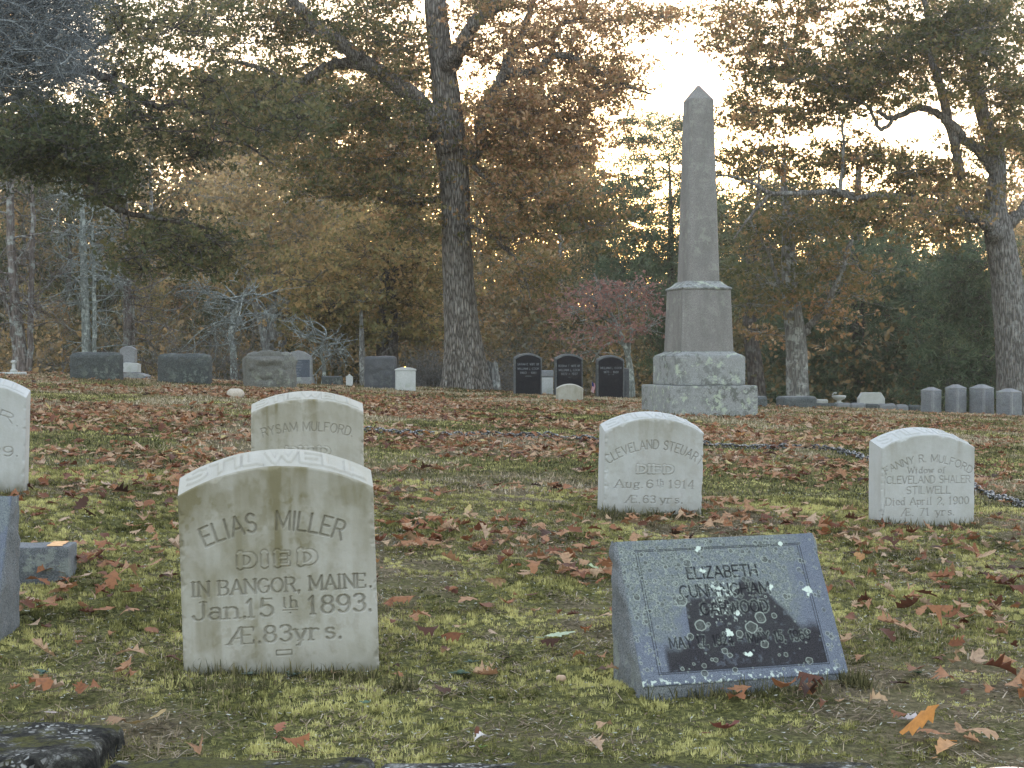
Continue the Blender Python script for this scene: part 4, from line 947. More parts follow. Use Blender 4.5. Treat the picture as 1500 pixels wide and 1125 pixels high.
def curl(mb, p, d, Lh, r, rng, depth, up=.02, sides=4):
    n = max(5, int(Lh / .09)); pts = [p]; ax = rng.normal(0, 1, 3); ax /= np.linalg.norm(ax); kap = rng.uniform(.06, .2)
    for k in range(n):
        if rng.random() < .12: ax = rng.normal(0, 1, 3); ax /= np.linalg.norm(ax)
        d = d + np.cross(ax, d) * kap + rng.normal(0, .07, 3) + np.array([0, 0, up]); d /= np.linalg.norm(d)
        pts.append(pts[-1] + d * Lh / n)
    tube(mb, pts, np.linspace(r, r * .35, len(pts)), sides)
    if depth > 0:
        for _ in range(rng.integers(3, 6)):
            k = rng.integers(2, len(pts) - 1); dd = rng.normal(0, 1, 3); dd = pts[k] - pts[k - 1] + dd * np.linalg.norm(pts[k] - pts[k - 1]) * .8
            curl(mb, pts[k], dd / np.linalg.norm(dd), Lh * rng.uniform(.35, .6), r * .6, rng, depth - 1, up, max(3, sides - 1))

# ------------------------------------------------------------------ tree materials
LM_OAK = leaf_mat("oak_rust_leaves", [(0, (0.055, 0.071, 0.032)), (.28, (0.146, 0.146, 0.061)), (.5, (0.281, 0.201, 0.088)), (.72, (0.464, 0.256, 0.134)), (1, (0.700, 0.561, 0.366))], .48, .2)
LM_GRN = leaf_mat("oak_green_leaves", [(0, (.022, .034, .020)), (.4, (.065, .082, .038)), (.75, (.15, .14, .060)), (1, (.32, .24, .12))], .4, .25)
LM_YEL = leaf_mat("yellow_leaves", [(0, (.085, .10, .045)), (.4, (.25, .22, .09)), (.75, (.44, .29, .12)), (1, (.64, .45, .22))], .48, .2)
LM_TAN = leaf_mat("tan_leaves", [(0, (0.096, 0.108, 0.054)), (.35, (0.264, 0.228, 0.102)), (.7, (0.480, 0.324, 0.156)), (1, (0.700, 0.576, 0.360))], .48, .2)
LM_PNK = leaf_mat("pink_leaves", [(0, (.20, .11, .09)), (.5, (.36, .19, .17)), (1, (.50, .33, .26))], .4, .2)
LM_PIN = leaf_mat("pine_needles", [(0, (.035, .058, .036)), (.5, (.095, .135, .075)), (1, (.22, .24, .12))], .3, .4)
LM_ORG = leaf_mat("orange_leaves", [(0, (0.208, 0.130, 0.052)), (.5, (0.442, 0.221, 0.065)), (1, (0.600, 0.286, 0.091))], .5, .2)
BM_OAK = bark_mat("oak_bark", (.075, .066, .056), (.38, .35, .31), (.42, .42, .38), .25, 1.5, .05)
BM_GRY = bark_mat("grey_bark", (0.125, 0.125, 0.119), (0.338, 0.331, 0.312), (0.525, 0.550, 0.525), .7, 1.2, .03)
BM_DRK = bark_mat("dark_bark", (0.043, 0.037, 0.034), (0.145, 0.128, 0.112), (0.340, 0.357, 0.323), .3, 1.0, .03)
BM_RGT = bark_mat("right_oak_bark", (.09, .085, .078), (.30, .285, .265), (.40, .41, .38), .4, 1.5, .04)
BM_LCD = bark_mat("grey_twig_bark", (.08, .09, .095), (.24, .26, .265), (.40, .43, .42), .6, 3.0, .01)
BM_LIC = bark_mat("lichen_bark", (.17, .19, .18), (.36, .39, .37), (.58, .63, .60), .9, 2.0, .02)
BM_RED = bark_mat("cedar_bark", (0.096, 0.078, 0.070), (0.240, 0.204, 0.186), (0.396, 0.432, 0.408), .7, 1.0, .02)

def off_trunk(px, hw, D):
    def f(C):
        X, Y = PX(C); return (C[:, 1] < D + .4) & (np.abs(X - px) < hw)
    return f
# ------------------------------------------------------------------ the big oak left of the obelisk
def kf(C):
    X, Y = PX(C); tx = np.interp(Y, [0, 120, 220, 300, 400, 600], [640, 654, 665, 667, 671, 680])
    return (C[:, 1] < 31.0) & (np.abs(X - tx) < 44)
grow("oak_tree", "big straight oak with deeply ridged bark and rust brown crown, left of the obelisk",
     [([(684, 568), (681, 540), (677, 490), (672, 420), (668, 330), (665, 250), (657, 190), (652, 120), (641, 40), (634, -40), (628, -120)], [31, 30, 26, 22.5, 21, 21.5, 24, 19, 17, 15, 12]),
      ([(662, 225, -.1), (648, 190, -.25), (625, 160, -.35), (590, 130, -.5), (540, 97, -.8), (505, 68, -1), (470, 45, -1.2), (430, 2, -1.4), (390, -40, -1.5)], [20, 15.5, 12.5, 12, 11, 10, 8.5, 7.5, 6]),
      ([(535, 96, -.8), (495, 92, -.6), (465, 108, -.5), (435, 122, -.4), (405, 112, -.3), (370, 95, 0), (330, 90, 0)], [8, 7.5, 7, 6, 4.5, 3.5, 2]),
      ([(655, 100, 0), (664, 85, -.4), (678, 60, -.5), (700, 30, -.6), (740, 0, -.7), (790, -50, -.9)], [15, 11, 10, 9.5, 8, 5]),
      ([(684, 232, 0), (700, 215, -.1), (708, 175, -.2), (722, 140, -.3), (742, 108, -.4), (750, 75, -.2), (768, 40, 0), (785, -10, .2)], [11, 10, 8.5, 9, 8.5, 6, 5, 3.5]),
      ([(742, 108, -.4), (775, 107, -.5), (795, 98, -.6), (812, 82, -.6), (850, 90, -.7), (890, 112, -.8), (925, 128, -.8), (955, 138, -.8)], [8, 6.5, 6.5, 5.5, 4.5, 3.5, 2.5, 1.5]),
      ([(750, 72, -.2), (800, 60, .2), (825, 35, .3), (850, 25, .3), (880, -5, .4)], [4.5, 3.5, 3, 2.5, 1.5]),
      ([(692, 242, -.1), (715, 262, -.3), (745, 278, -.5), (768, 292, -.5)], [4, 3.2, 2.4, 1.2]),
      ([(686, 330, -.2), (715, 345, -.4), (748, 372, -.6), (768, 405, -.7), (778, 440, -.7)], [3.5, 3, 2.5, 1.8, 1]),
      ([(650, 205, .1), (620, 200, .2), (590, 212, .3), (572, 232, .3), (540, 240, .4), (480, 228, .4)], [6, 5, 4, 3.5, 2.6, 1.5]),
      ([(648, 290, .1), (600, 300, .4), (560, 292, .6), (520, 285, .6), (470, 290, .6)], [4.5, 4, 3.2, 2.4, 1.2])],
     [(300, 35, 90, 50, 30, -.25), (190, 60, 60, 45, 14, -.2), (400, 10, 80, 40, 16, -.2), (850, 320, 60, 45, 26, -0.12), (720, 180, 50, 60, 22, 0.08), (860, 40, 60, 40, 20, 0.18), (780, 60, 110, 60, 56, 0.13), (820, 130, 110, 45, 63, 0.18), (770, 190, 80, 50, 50, 0.13), (840, 200, 60, 50, 28, 0.20), (740, 250, 60, 40, 36, 0.08), (800, 280, 60, 40, 31, 0.03), (900, 110, 45, 30, 17, 0.20),
      (560, 40, 90, 60, 56, -0.23), (440, 60, 90, 60, 53, -0.30), (360, 130, 70, 50, 31, -0.28), (470, 160, 90, 40, 48, -0.23), (580, 180, 60, 50, 36, -0.16), (570, 260, 80, 45, 56, -0.16), (450, 250, 80, 45, 39, -0.18), (620, 110, 50, 80, 25, -0.18),
      (700, 10, 60, 40, 28, 0.03), (620, 330, 50, 30, 20, -0.16), (740, 330, 60, 40, 28, -0.02), (780, 400, 50, 30, 13, -0.07), (930, 20, 60, 25, 17, 0.08), (500, -40, 150, 50, 36, -0.18), (750, -50, 160, 50, 36, 0.08)],
     LM_OAK, BM_OAK, 11, 30, leaf=.092, per=84, cr=.34, sides=72, keepoff=kf, trunkbark=.055, flare=.38, dd=2.6, trunk_sub=8)
# ------------------------------------------------------------------ dark green oak reaching in from the left
grow("oak_tree", "dark green oak reaching in from beyond the left picture edge with drooping limbs",
     [([(-420, 600), (-400, 400), (-370, 250), (-330, 120), (-300, -60)], [38, 30, 26, 20, 14]),
      ([(-345, 170), (-200, 160), (-80, 170), (20, 185), (75, 205), (120, 238), (138, 275), (165, 303), (195, 313), (235, 322), (290, 330), (330, 345)], [14, 12, 10, 8, 7, 6, 5, 5, 4, 3, 2.2, 1.2]),
      ([(-350, 130), (-150, 70), (0, 90), (110, 102), (165, 118), (205, 145), (240, 157), (265, 150), (290, 170), (310, 185), (340, 200), (380, 225), (400, 240)], [13, 11, 8, 6.5, 6, 5, 4, 3.5, 3.2, 2.6, 2.2, 1.6, 1]),
      ([(265, 152), (300, 165), (325, 165), (355, 155), (390, 160)], [3, 2.5, 2.2, 1.6, 1]),
      ([(110, 102), (150, 60), (190, 30), (230, 32), (280, 20)], [3.5, 3, 2.5, 2, 1])],
     [(40, 190, 80, 40, 34), (30, 235, 60, 28, 18), (120, 220, 70, 45, 34), (160, 270, 35, 35, 14), (50, 150, 60, 35, 10), (185, 165, 40, 55, 8), (230, 110, 70, 55, 11, .2), (300, 130, 75, 50, 10, .25), (250, 200, 70, 35, 9, .15), (330, 200, 80, 40, 11, .2), (390, 150, 70, 50, 9, .25), (250, 345, 70, 28, 18, .12), (300, 375, 45, 28, 12, .2), (205, 380, 35, 25, 5, .2), (190, 40, 80, 45, 11, .25), (290, 40, 70, 45, 11, .3), (410, 190, 50, 30, 6, .25), (130, 20, 60, 30, 7, .1), (150, 120, 40, 25, 6)],
     LM_GRN, BM_DRK, 23, 21, leaf=.080, per=95, cr=.27, sides=20, dd=1.8, subs=8)
# grey lichen-clad twiggy tree, top corner
def lich(mb, S, SR, rng):
    for k in range(900):
        a = P(rng.uniform(-120, 90), rng.uniform(-60, 130), 15 + rng.normal(0, .8)); d = np.array([.8, rng.normal(0, .4), rng.normal(.25, .5)])
        if rng.random() < (a[0] / 15 * F + 750 + max(0, 60 - 0)) / 400: pass
        curl(mb, a, d / np.linalg.norm(d), rng.uniform(.25, .6), .008, rng, 2, .01)
grow("lichen_tree", "tree with a tangle of fine grey lichen-covered twigs filling the top corner",
     [([(-300, 700), (-260, 400), (-200, 200), (-120, 60), (-30, -60)], [20, 16, 13, 10, 6]), ([(-200, 200), (-100, 130), (0, 90), (60, 60), (120, 20)], [9, 7, 5, 3, 1.5]), ([(-180, 170), (-60, 160), (30, 140), (70, 110), (110, 95)], [8, 5, 4, 2.5, 1.2]), ([(-120, 60), (-20, 30), (60, 0), (110, -30)], [6, 4, 3, 1.5])],
     [], None, BM_LCD, 37, 15, sides=12, bare=lich)
# ------------------------------------------------------------------ big oak at the right picture edge
def kr(C):
    X, Y = PX(C); tx = np.interp(Y, [150, 330, 480, 600], [1455, 1462, 1478, 1490])
    return (C[:, 1] < 29.8) & (np.abs(X - tx) < 36) & (Y > 315) | ((X > 985) & (X < 1065) & (Y < 425) & (C[:, 1] < 19.6))
grow("oak_tree", "broad spreading oak at the right picture edge with a forked top",
     [([(1492, 614), (1489, 560), (1482, 480), (1473, 400), (1464, 345), (1457, 300), (1462, 250), (1458, 215), (1440, 170), (1425, 100), (1415, 20), (1400, -60)], [30, 28, 25, 22, 21, 16, 12, 11, 10, 9, 7, 6]),
      ([(1460, 345, -.2), (1440, 322, -.4), (1410, 312, -.6), (1370, 300, -.8), (1330, 292, -1), (1290, 285, -1.2), (1250, 290, -1.4), (1215, 275, -1.6)], [13, 9.5, 8, 7, 6, 5, 3.5, 2]),
      ([(1462, 255, 0), (1440, 225, -.2), (1415, 205, -.4), (1385, 175, -.6), (1350, 158, -.7), (1310, 172, -.9), (1285, 165, -1)], [10, 8.5, 7, 6, 5, 4, 2.5]),
      ([(1408, 262, -.3), (1402, 225, -.4), (1388, 170, -.5), (1378, 125, -.6), (1368, 95, -.6), (1362, 40, -.6), (1350, -20, -.6)], [6, 7, 7, 6.5, 6, 5, 3]),
      ([(1468, 330, .1), (1490, 318, .2), (1510, 290, .3), (1540, 250, .4)], [11, 8, 7, 6]),
      ([(1250, 285, -1.4), (1215, 282, -1.5), (1180, 283, -1.6), (1130, 283, -1.7), (1110, 272, -1.8), (1080, 260, -1.9), (1050, 256, -2)], [4.5, 4.2, 3.8, 3.2, 2.6, 2.0, 1.2]),
      ([(1130, 283, -1.7), (1115, 298, -1.7), (1095, 322, -1.7), (1075, 350, -1.7)], [2.6, 2.2, 1.8, 1]),
      ([(1310, 172, -.9), (1290, 190, -1), (1275, 160, -1), (1240, 140, -1.1), (1180, 120, -1.2)], [3, 2.6, 2.4, 2, 1]),
      ([(1230, 280, -1.5), (1235, 240, -1.5), (1236, 200, -1.5), (1228, 160, -1.5)], [3, 2.4, 2, 1.2])],
     [(1290, 297, 45, 14, 6, -.1, -2.6), (1370, 310, 45, 14, 6, -.05, -2.6),  (1440, 40, 90, 70, 80, -0.42), (1330, 60, 90, 60, 69, -0.35), (1240, 90, 80, 55, 55, -0.25), (1150, 110, 70, 50, 34, -0.12), (1090, 60, 50, 50, 18, -0.05), (1280, 140, 90, 30, 34, -0.30), (1180, 180, 60, 25, 14, -0.20), (1440, 130, 60, 40, 30, -0.35), (1490, 180, 50, 80, 34, -0.25),
      (1090, 170, 40, 50, 18, -0.10), (1100, 230, 50, 30, 14, -0.15), (1240, 230, 60, 30, 23, -0.20), (1330, 250, 60, 30, 28, -0.15), (1400, 290, 50, 40, 23, -0.12), (1290, 310, 60, 30, 23, -0.15), (1440, 210, 50, 30, 12, -0.20), (1250, -30, 220, 40, 46, -0.20), (1160, 20, 80, 40, 21, -0.10), (1380, 340, 40, 30, 9, -0.15), (1050, 30, 40, 30, 9, 0.00)],
     LM_OAK, BM_RGT, 53, 29, leaf=.093, per=92, cr=.30, sides=48, keepoff=kr, trunkbark=.05, flare=.15, dd=2.4, trunk_sub=7)
# ------------------------------------------------------------------ mid-distance trees
def k9(C):
    X, Y = PX(C); return (C[:, 1] < 34.5) & (np.abs(X - np.interp(Y, [270, 400, 560], [1149, 1157, 1168])) < 22) & (Y > 340) & (np.abs(Y - 430) > 25)
grow("oak_tree", "grey-barked oak standing behind the wide dark block, rusty leaves low on its trunk",
     [([(1170, 592), (1168, 560), (1166, 500), (1160, 440), (1156, 380), (1154, 320), (1148, 270), (1150, 200)], [17, 16, 15, 13.5, 11, 8, 5, 1]), ([(1172, 492), (1185, 478), (1200, 462), (1214, 440), (1232, 400), (1245, 360), (1262, 330)], [7, 5, 5, 4.5, 4, 3, 2]), ([(1152, 420), (1140, 410), (1130, 380), (1110, 340)], [5, 3, 2.5, 1.5])],
     [(1140, 330, 60, 40, 24, -0.24), (1220, 320, 50, 45, 22, -0.20), (1170, 400, 60, 40, 19, -0.22), (1110, 400, 35, 50, 14, -0.30), (1250, 390, 50, 30, 13, -0.10), (1240, 440, 45, 22, 9, -0.07), (1130, 450, 50, 25, 10, -0.10), (1145, 490, 35, 14, 6, 0.25), (1225, 470, 30, 12, 3, 0.20), (1090, 460, 20, 30, 4, -0.22), (1180, 270, 60, 30, 12, -0.27)],
     LM_OAK, BM_GRY, 61, 34, leaf=.12, per=55, cr=.36, sides=30, keepoff=k9, dd=2.0)
grow("tree", "dark leaning trunk between the obelisk and the grey-barked oak", [([(1112, 588), (1106, 540), (1099, 480), (1100, 400), (1108, 330), (1112, 250)], [15, 12, 10, 8.5, 6, 1])],
     [(1110, 330, 50, 60, 22), (1090, 400, 30, 40, 12), (1120, 260, 40, 30, 8)], LM_GRN, BM_DRK, 67, 41, leaf=.14, per=55, cr=.45, sides=14)
grow("maple_tree", "yellow green maple with a dark trunk, left of the big oak",
     [([(568, 562), (567, 520), (568, 450), (573, 395), (580, 340), (578, 270)], [18, 16, 15, 13, 9, 6]), ([(574, 400), (592, 380), (610, 350)], [6, 4, 2])],
     [(500, 440, 60, 35, 40, .0), (560, 430, 60, 45, 18, .05), (620, 430, 35, 60, 34, .02), (610, 370, 45, 40, 28, .1), (520, 370, 60, 40, 34, .08), (460, 470, 40, 22, 14, -.1), (520, 485, 60, 16, 20, -.2), (600, 480, 40, 18, 12, -.1), (570, 320, 70, 30, 24, .1), (440, 400, 40, 40, 12, .05)],
     LM_YEL, BM_DRK, 71, 42, leaf=.15, per=60, cr=.42, sides=20, dd=2.5)
grow("multi_stemmed_tree", "several pale stems rising together behind the brownish slab and slate tablet",
     [([(398, 560), (394, 520), (384, 470), (372, 435), (355, 400), (330, 370)], [12, 10, 8, 7, 5, 3]), ([(404, 560), (402, 500), (398, 440), (400, 390), (395, 330)], [10, 9, 8, 6, 4]), ([(410, 560), (412, 500), (416, 460), (425, 420), (450, 380)], [9, 8, 7, 5, 3]), ([(376, 445), (350, 440), (335, 450), (330, 480)], [3, 2.6, 2, 1.2]), ([(400, 300), (440, 295), (500, 290), (520, 285)], [3, 3, 3, 2])],
     [(400, 340, 80, 50, 46, .05), (330, 300, 60, 50, 30, .1), (460, 300, 60, 50, 28, .05), (390, 410, 70, 30, 30, 0), (300, 390, 40, 40, 14, .05), (460, 390, 50, 40, 18, 0), (380, 260, 90, 30, 24, .1)],
     LM_TAN, BM_GRY, 73, 45, leaf=.15, per=55, cr=.45, sides=12, dd=2.5)
grow("dogwood_tree", "thin pale-stemmed dogwood with pink leaves, behind the black tablet nearest the obelisk",
     [([(926, 590), (924, 550), (918, 515), (905, 480), (885, 440), (870, 400)], [5.5, 5, 4, 3, 2.2, 1.2]), ([(920, 520), (925, 480), (915, 455), (935, 430)], [3, 2.5, 2, 1]), ([(916, 508), (900, 500), (880, 512), (868, 530)], [2, 1.8, 1.4, .8]), ([(905, 480), (880, 465), (850, 470)], [2, 1.4, .8])],
     [(890, 425, 60, 22, 22, .1), (850, 445, 40, 22, 10, .1), (935, 440, 30, 25, 8), (900, 470, 50, 22, 12, 0), (860, 500, 35, 18, 6, .1), (955, 480, 20, 25, 5)],
     LM_PNK, BM_LIC, 79, 33, leaf=.085, per=38, cr=.30, sides=8, dd=1.6)
# ------------------------------------------------------------------ pines
def layers(px, y0, y1, w0, w1, n, rng, sy=.12, per=6):
    out = []
    for k in range(n):
        t = (k + .5) / n; y = y0 + (y1 - y0) * t; w = (w0 + (w1 - w0) * t) * rng.uniform(.7, 1.2)
        for sg in (-1, 1): out.append((px + sg * w * .55, y + rng.normal(0, 6), w * .5, w * sy, max(2, int(per * w / 60)), rng.normal(0, .12)))
    return out
r5 = np.random.default_rng(5)
grow("pine_tree", "dark spreading white pine behind the low granite border", [([(1256, 600), (1257, 520), (1256, 440), (1255, 340), (1258, 240)], [10, 9.5, 9, 7, 4])] , layers(1262, 330, 580, 70, 170, 12, r5, .07, 7) + [(1330, 565, 90, 22, 34, .0), (1350, 500, 60, 20, 16, .1), (1200, 560, 50, 25, 20, -.1)],
     LM_PIN, BM_DRK, 83, 46, leaf=.26, per=85, cr=.50, flat=.75, tpl=NEED, sides=12, dd=3.2, droop=.0)
grow("pine_tree", "dark dense evergreen close to the trunk of the right edge oak", [([(1425, 604), (1424, 520), (1420, 420), (1420, 340)], [8, 7, 5, 3])], layers(1420, 350, 600, 30, 60, 12, r5, .25, 16),
     LM_PIN, BM_DRK, 89, 40, leaf=.20, per=85, cr=.42, flat=.4, tpl=NEED, sides=10, dd=1.6)
grow("pine_tree", "tall white pine with layered boughs against the bright sky, left of the obelisk", [([(985, 590), (985, 480), (983, 380), (982, 290), (980, 230)], [8, 7, 5, 3, 1])],
     layers(972, 175, 430, 50, 105, 11, r5, .12, 8) + [(935, 340, 50, 10, 9), (920, 285, 35, 8, 6), (935, 395, 55, 12, 11), (1010, 440, 60, 40, 20), (1050, 330, 40, 60, 14)],
     LM_PIN, BM_DRK, 97, 52, leaf=.30, per=70, cr=.55, flat=.72, tpl=NEED, sides=10, dd=2.5, droop=.0)
grow("spruce_tree", "small drooping dark spruce just left of the obelisk", [([(985, 592), (984, 520), (982, 440), (980, 405)], [5, 4, 2.5, 1])], [(970, 440, 16, 20, 8), (960, 480, 18, 25, 8), (985, 480, 20, 40, 16), (975, 520, 24, 20, 12), (945, 425, 14, 8, 3)],
     LM_PIN, BM_DRK, 101, 36, leaf=.16, per=70, cr=.22, flat=-.8, tpl=NEED, sides=8, dd=.8, droop=1.5)
# ------------------------------------------------------------------ bare lichened trees on the left
def barebr(y0, y1, n, Lh=.9, r=.020, side=0):
    def f(mb, S, SR, rng):
        X, Y = PX(S); k = np.nonzero((Y > y0) & (Y < y1))[0]
        for _ in range(n):
            p = S[rng.choice(k)]; a = rng.uniform(0, 2 * np.pi); d = np.array([math.cos(a) + side, math.sin(a) * .7, rng.normal(.05, .35)])
            curl(mb, p, d / np.linalg.norm(d), Lh * rng.uniform(.5, 1.4), r, rng, 2, -.012)
    return f
BARE = "dead lichened trees at the wood's edge"
grow("dead_tree", "pair of dead grey stems with a reddish foot, closest to the left picture edge", [([(34, 562), (30, 500), (22, 440), (16, 350), (14, 250), (10, 180)], [9, 8, 7, 6, 5, 3]), ([(42, 562), (44, 500), (46, 420), (48, 330), (46, 260)], [6, 5, 4.5, 4, 2]), ([(24, 562), (20, 490), (10, 450), (-10, 400)], [4, 4, 3, 2])], [], None, BM_RED, 103, 34, sides=12, bare=barebr(230, 490, 48, 1.1), group=BARE)
grow("dead_tree", "dead grey trunk with curling pale branches behind the first dark rough slab", [([(127, 555), (126, 480), (123, 400), (121, 330), (118, 260)], [7, 6.5, 5.5, 4.5, 2]), ([(138, 555), (138, 480), (137, 400), (136, 330)], [4, 3.6, 3, 2])], [], None, BM_LIC, 107, 35, sides=12, bare=barebr(270, 530, 60, 1.05), group=BARE)
grow("dead_tree", "brown-footed dead trunk rising behind the small tiered monument", [([(187, 548), (187, 480), (186, 400), (184, 320), (183, 280)], [7, 6.5, 5.5, 4.5, 3]), ([(196, 548), (195, 480), (196, 440)], [3, 2.5, 1.5])], [], None, BM_RED, 109, 36, sides=12, bare=barebr(290, 530, 34, 1.0, side=.5), group=BARE)
grow("dead_tree", "short pale leaning stem between the two rough slabs, with arching twigs", [([(343, 562), (342, 520), (338, 490), (345, 455), (360, 430)], [6, 5, 4, 3, 2])], [], None, BM_LIC, 113, 38, sides=10, bare=barebr(430, 530, 26, 1.3, .024, -.6), group=BARE)
grow("dead_tree", "fallen tangle of pale curved twigs right of the slate tablet", [([(470, 565), (475, 540), (470, 515), (478, 490)], [3, 3, 2.5, 1])], [], None, BM_LIC, 115, 38, sides=8, bare=barebr(480, 560, 16, .9, .024, .4), group=BARE)
grow("dead_tree", "pale slim stem just left of the dark slab with the paler rim", [([(533, 565), (531, 530), (530, 500), (528, 440)], [5.5, 5, 4, 2])], [(528, 440, 14, 20, 3)], LM_YEL, BM_GRY, 117, 40, sides=10, group=BARE)
def stump():
    c = P(722, 567, 30.3); mb = MB(); a = np.arange(28) / 28 * 2 * np.pi; v = []
    for k in range(12):
        t = k / 11; top = .56 * (0.6 + .4 * noise(np.cos(a) * 1.5 + 3, np.sin(a) * 1.5, 0, 5)) ; r = .13 * (1.25 - .45 * t) * (.85 + .3 * noise(np.cos(a) * 3, np.sin(a) * 3, t * 2, 8))
        v.append(np.stack([r * np.cos(a), r * np.sin(a), t * top * (1.0 + .25 * np.cos(a + 2)) - .05], 1))
    v = np.concatenate(v); i, j = np.meshgrid(np.arange(11), np.arange(28), indexing='ij')
    mb.add(v + c, np.stack([i * 28 + j, i * 28 + (j + 1) % 28, (i + 1) * 28 + (j + 1) % 28, (i + 1) * 28 + j], -1).reshape(-1, 4)); tag(mb.build("broken_stump", BM_GRY, loc=c), "short broken grey stump against the foot of the big oak", "tree stump")
stump()
# ------------------------------------------------------------------ woods behind: a few trees grown, then copied
def wood_tree(name, label, lm, bm, seed, conifer=False):
    rng = np.random.default_rng(seed); D = 60.; root = empty(name, (0, 0, 0)); mb = MB(); lb = MB(); H = 15.
    z = np.linspace(-.5, H * .93, 14); tr = np.stack([rng.normal(0, .06, 14).cumsum(), rng.normal(0, .06, 14).cumsum(), z], 1); tube(mb, tr, np.linspace(.24, .04, 14), 10, .05)
    pos = []; 
    for k in range(46 if not conifer else 60):
        t = rng.uniform(.14, 1); z0 = t * H * .9; p0 = np.array([np.interp(z0, z, tr[:, i]) for i in range(3)]); a = rng.uniform(0, 2 * np.pi)
        if conifer: Lh = (1 - t) * 3.4 + .6; rise = rng.normal(.0, .1)
        else: Lh = 3.6 * math.sin(math.pi * min(1, t * .9 + .12)) ** .6 * rng.uniform(.6, 1.15); rise = .35 + .5 * t + rng.normal(0, .15)
        d = np.array([math.cos(a), math.sin(a), rise]); m = 7; s_ = np.linspace(0, 1, m)[:, None]
        path = p0 + d * Lh * s_ + np.array([0, 0, -.12 * Lh]) * s_ ** 2 + rng.normal(0, .09, (m, 3)) * s_
        tube(mb, path, np.linspace(.05 * (1.2 - t), .012, m), 5)
        for j in range(7 if not conifer else 6):
            q = path[rng.integers(2, m)] + rng.normal(0, 1, 3) * np.array([.55, .55, .35 if not conifer else .08]); n = 17 if not conifer else 22
            tube(mb, np.stack([path[3], q]), [.012, .006], 3)
            pos.append(q + rng.normal(0, 1, (n, 3)) * np.array([.34, .34, .22 if not conifer else .07]))
    pos = np.concatenate(pos); leaves(lb, pos, .21 if not conifer else .34, BLOB if not conifer else NEED, rng, droop=.2 if not conifer else 0, hue=np.full(len(pos), 0) + np.repeat(rng.normal(0, .12, len(pos) // (17 if not conifer else 22)), 17 if not conifer else 22)[:len(pos)])
    mb.build("trunk", bm, parent=root, loc=(0, 0, 0)); lb.build("crown", lm, parent=root, loc=(0, 0, 0), smooth=False)
    return root
def copytree(r):
    c = r.copy(); col.objects.link(c)
    for ch in r.children:
        k = ch.copy(); col.objects.link(k); k.parent = c
    return c
KINDS = {'tan': wood_tree("wood_tree", "", LM_TAN, BM_GRY, 201), 'oli': wood_tree("wood_tree", "", LM_GRN, BM_DRK, 202), 'yel': wood_tree("wood_tree", "", LM_YEL, BM_DRK, 203), 'rus': wood_tree("wood_tree", "", LM_OAK, BM_GRY, 204), 'pin': wood_tree("wood_pine", "", LM_PIN, BM_DRK, 205, True)}
WORDS = {'tan': "tan-leaved wood tree", 'oli': "olive green wood tree", 'yel': "yellow-leaved wood tree", 'rus': "rusty brown wood tree", 'pin': "dark wood pine"}
used = set()
def place(kind, px, top, D, where, wide=1.0):
    o = KINDS[kind]
    if kind in used: o = copytree(o)
    used.add(kind); rng = random.Random(int(px * 7 + D)); x = (px - 750) / F * D; zb = float(gz(x, D, False)); H = EYE + (HOR - top) / F * D - zb; s = H / 15.
    o.location = (x, D, zb); o.rotation_euler = (0, 0, rng.uniform(0, 6.28)); o.scale = (s * wide * 1.0, s * wide * 1.0, s)
    tag(o, WORDS[kind] + " " + where, "tree", "trees of the wood behind the cemetery")
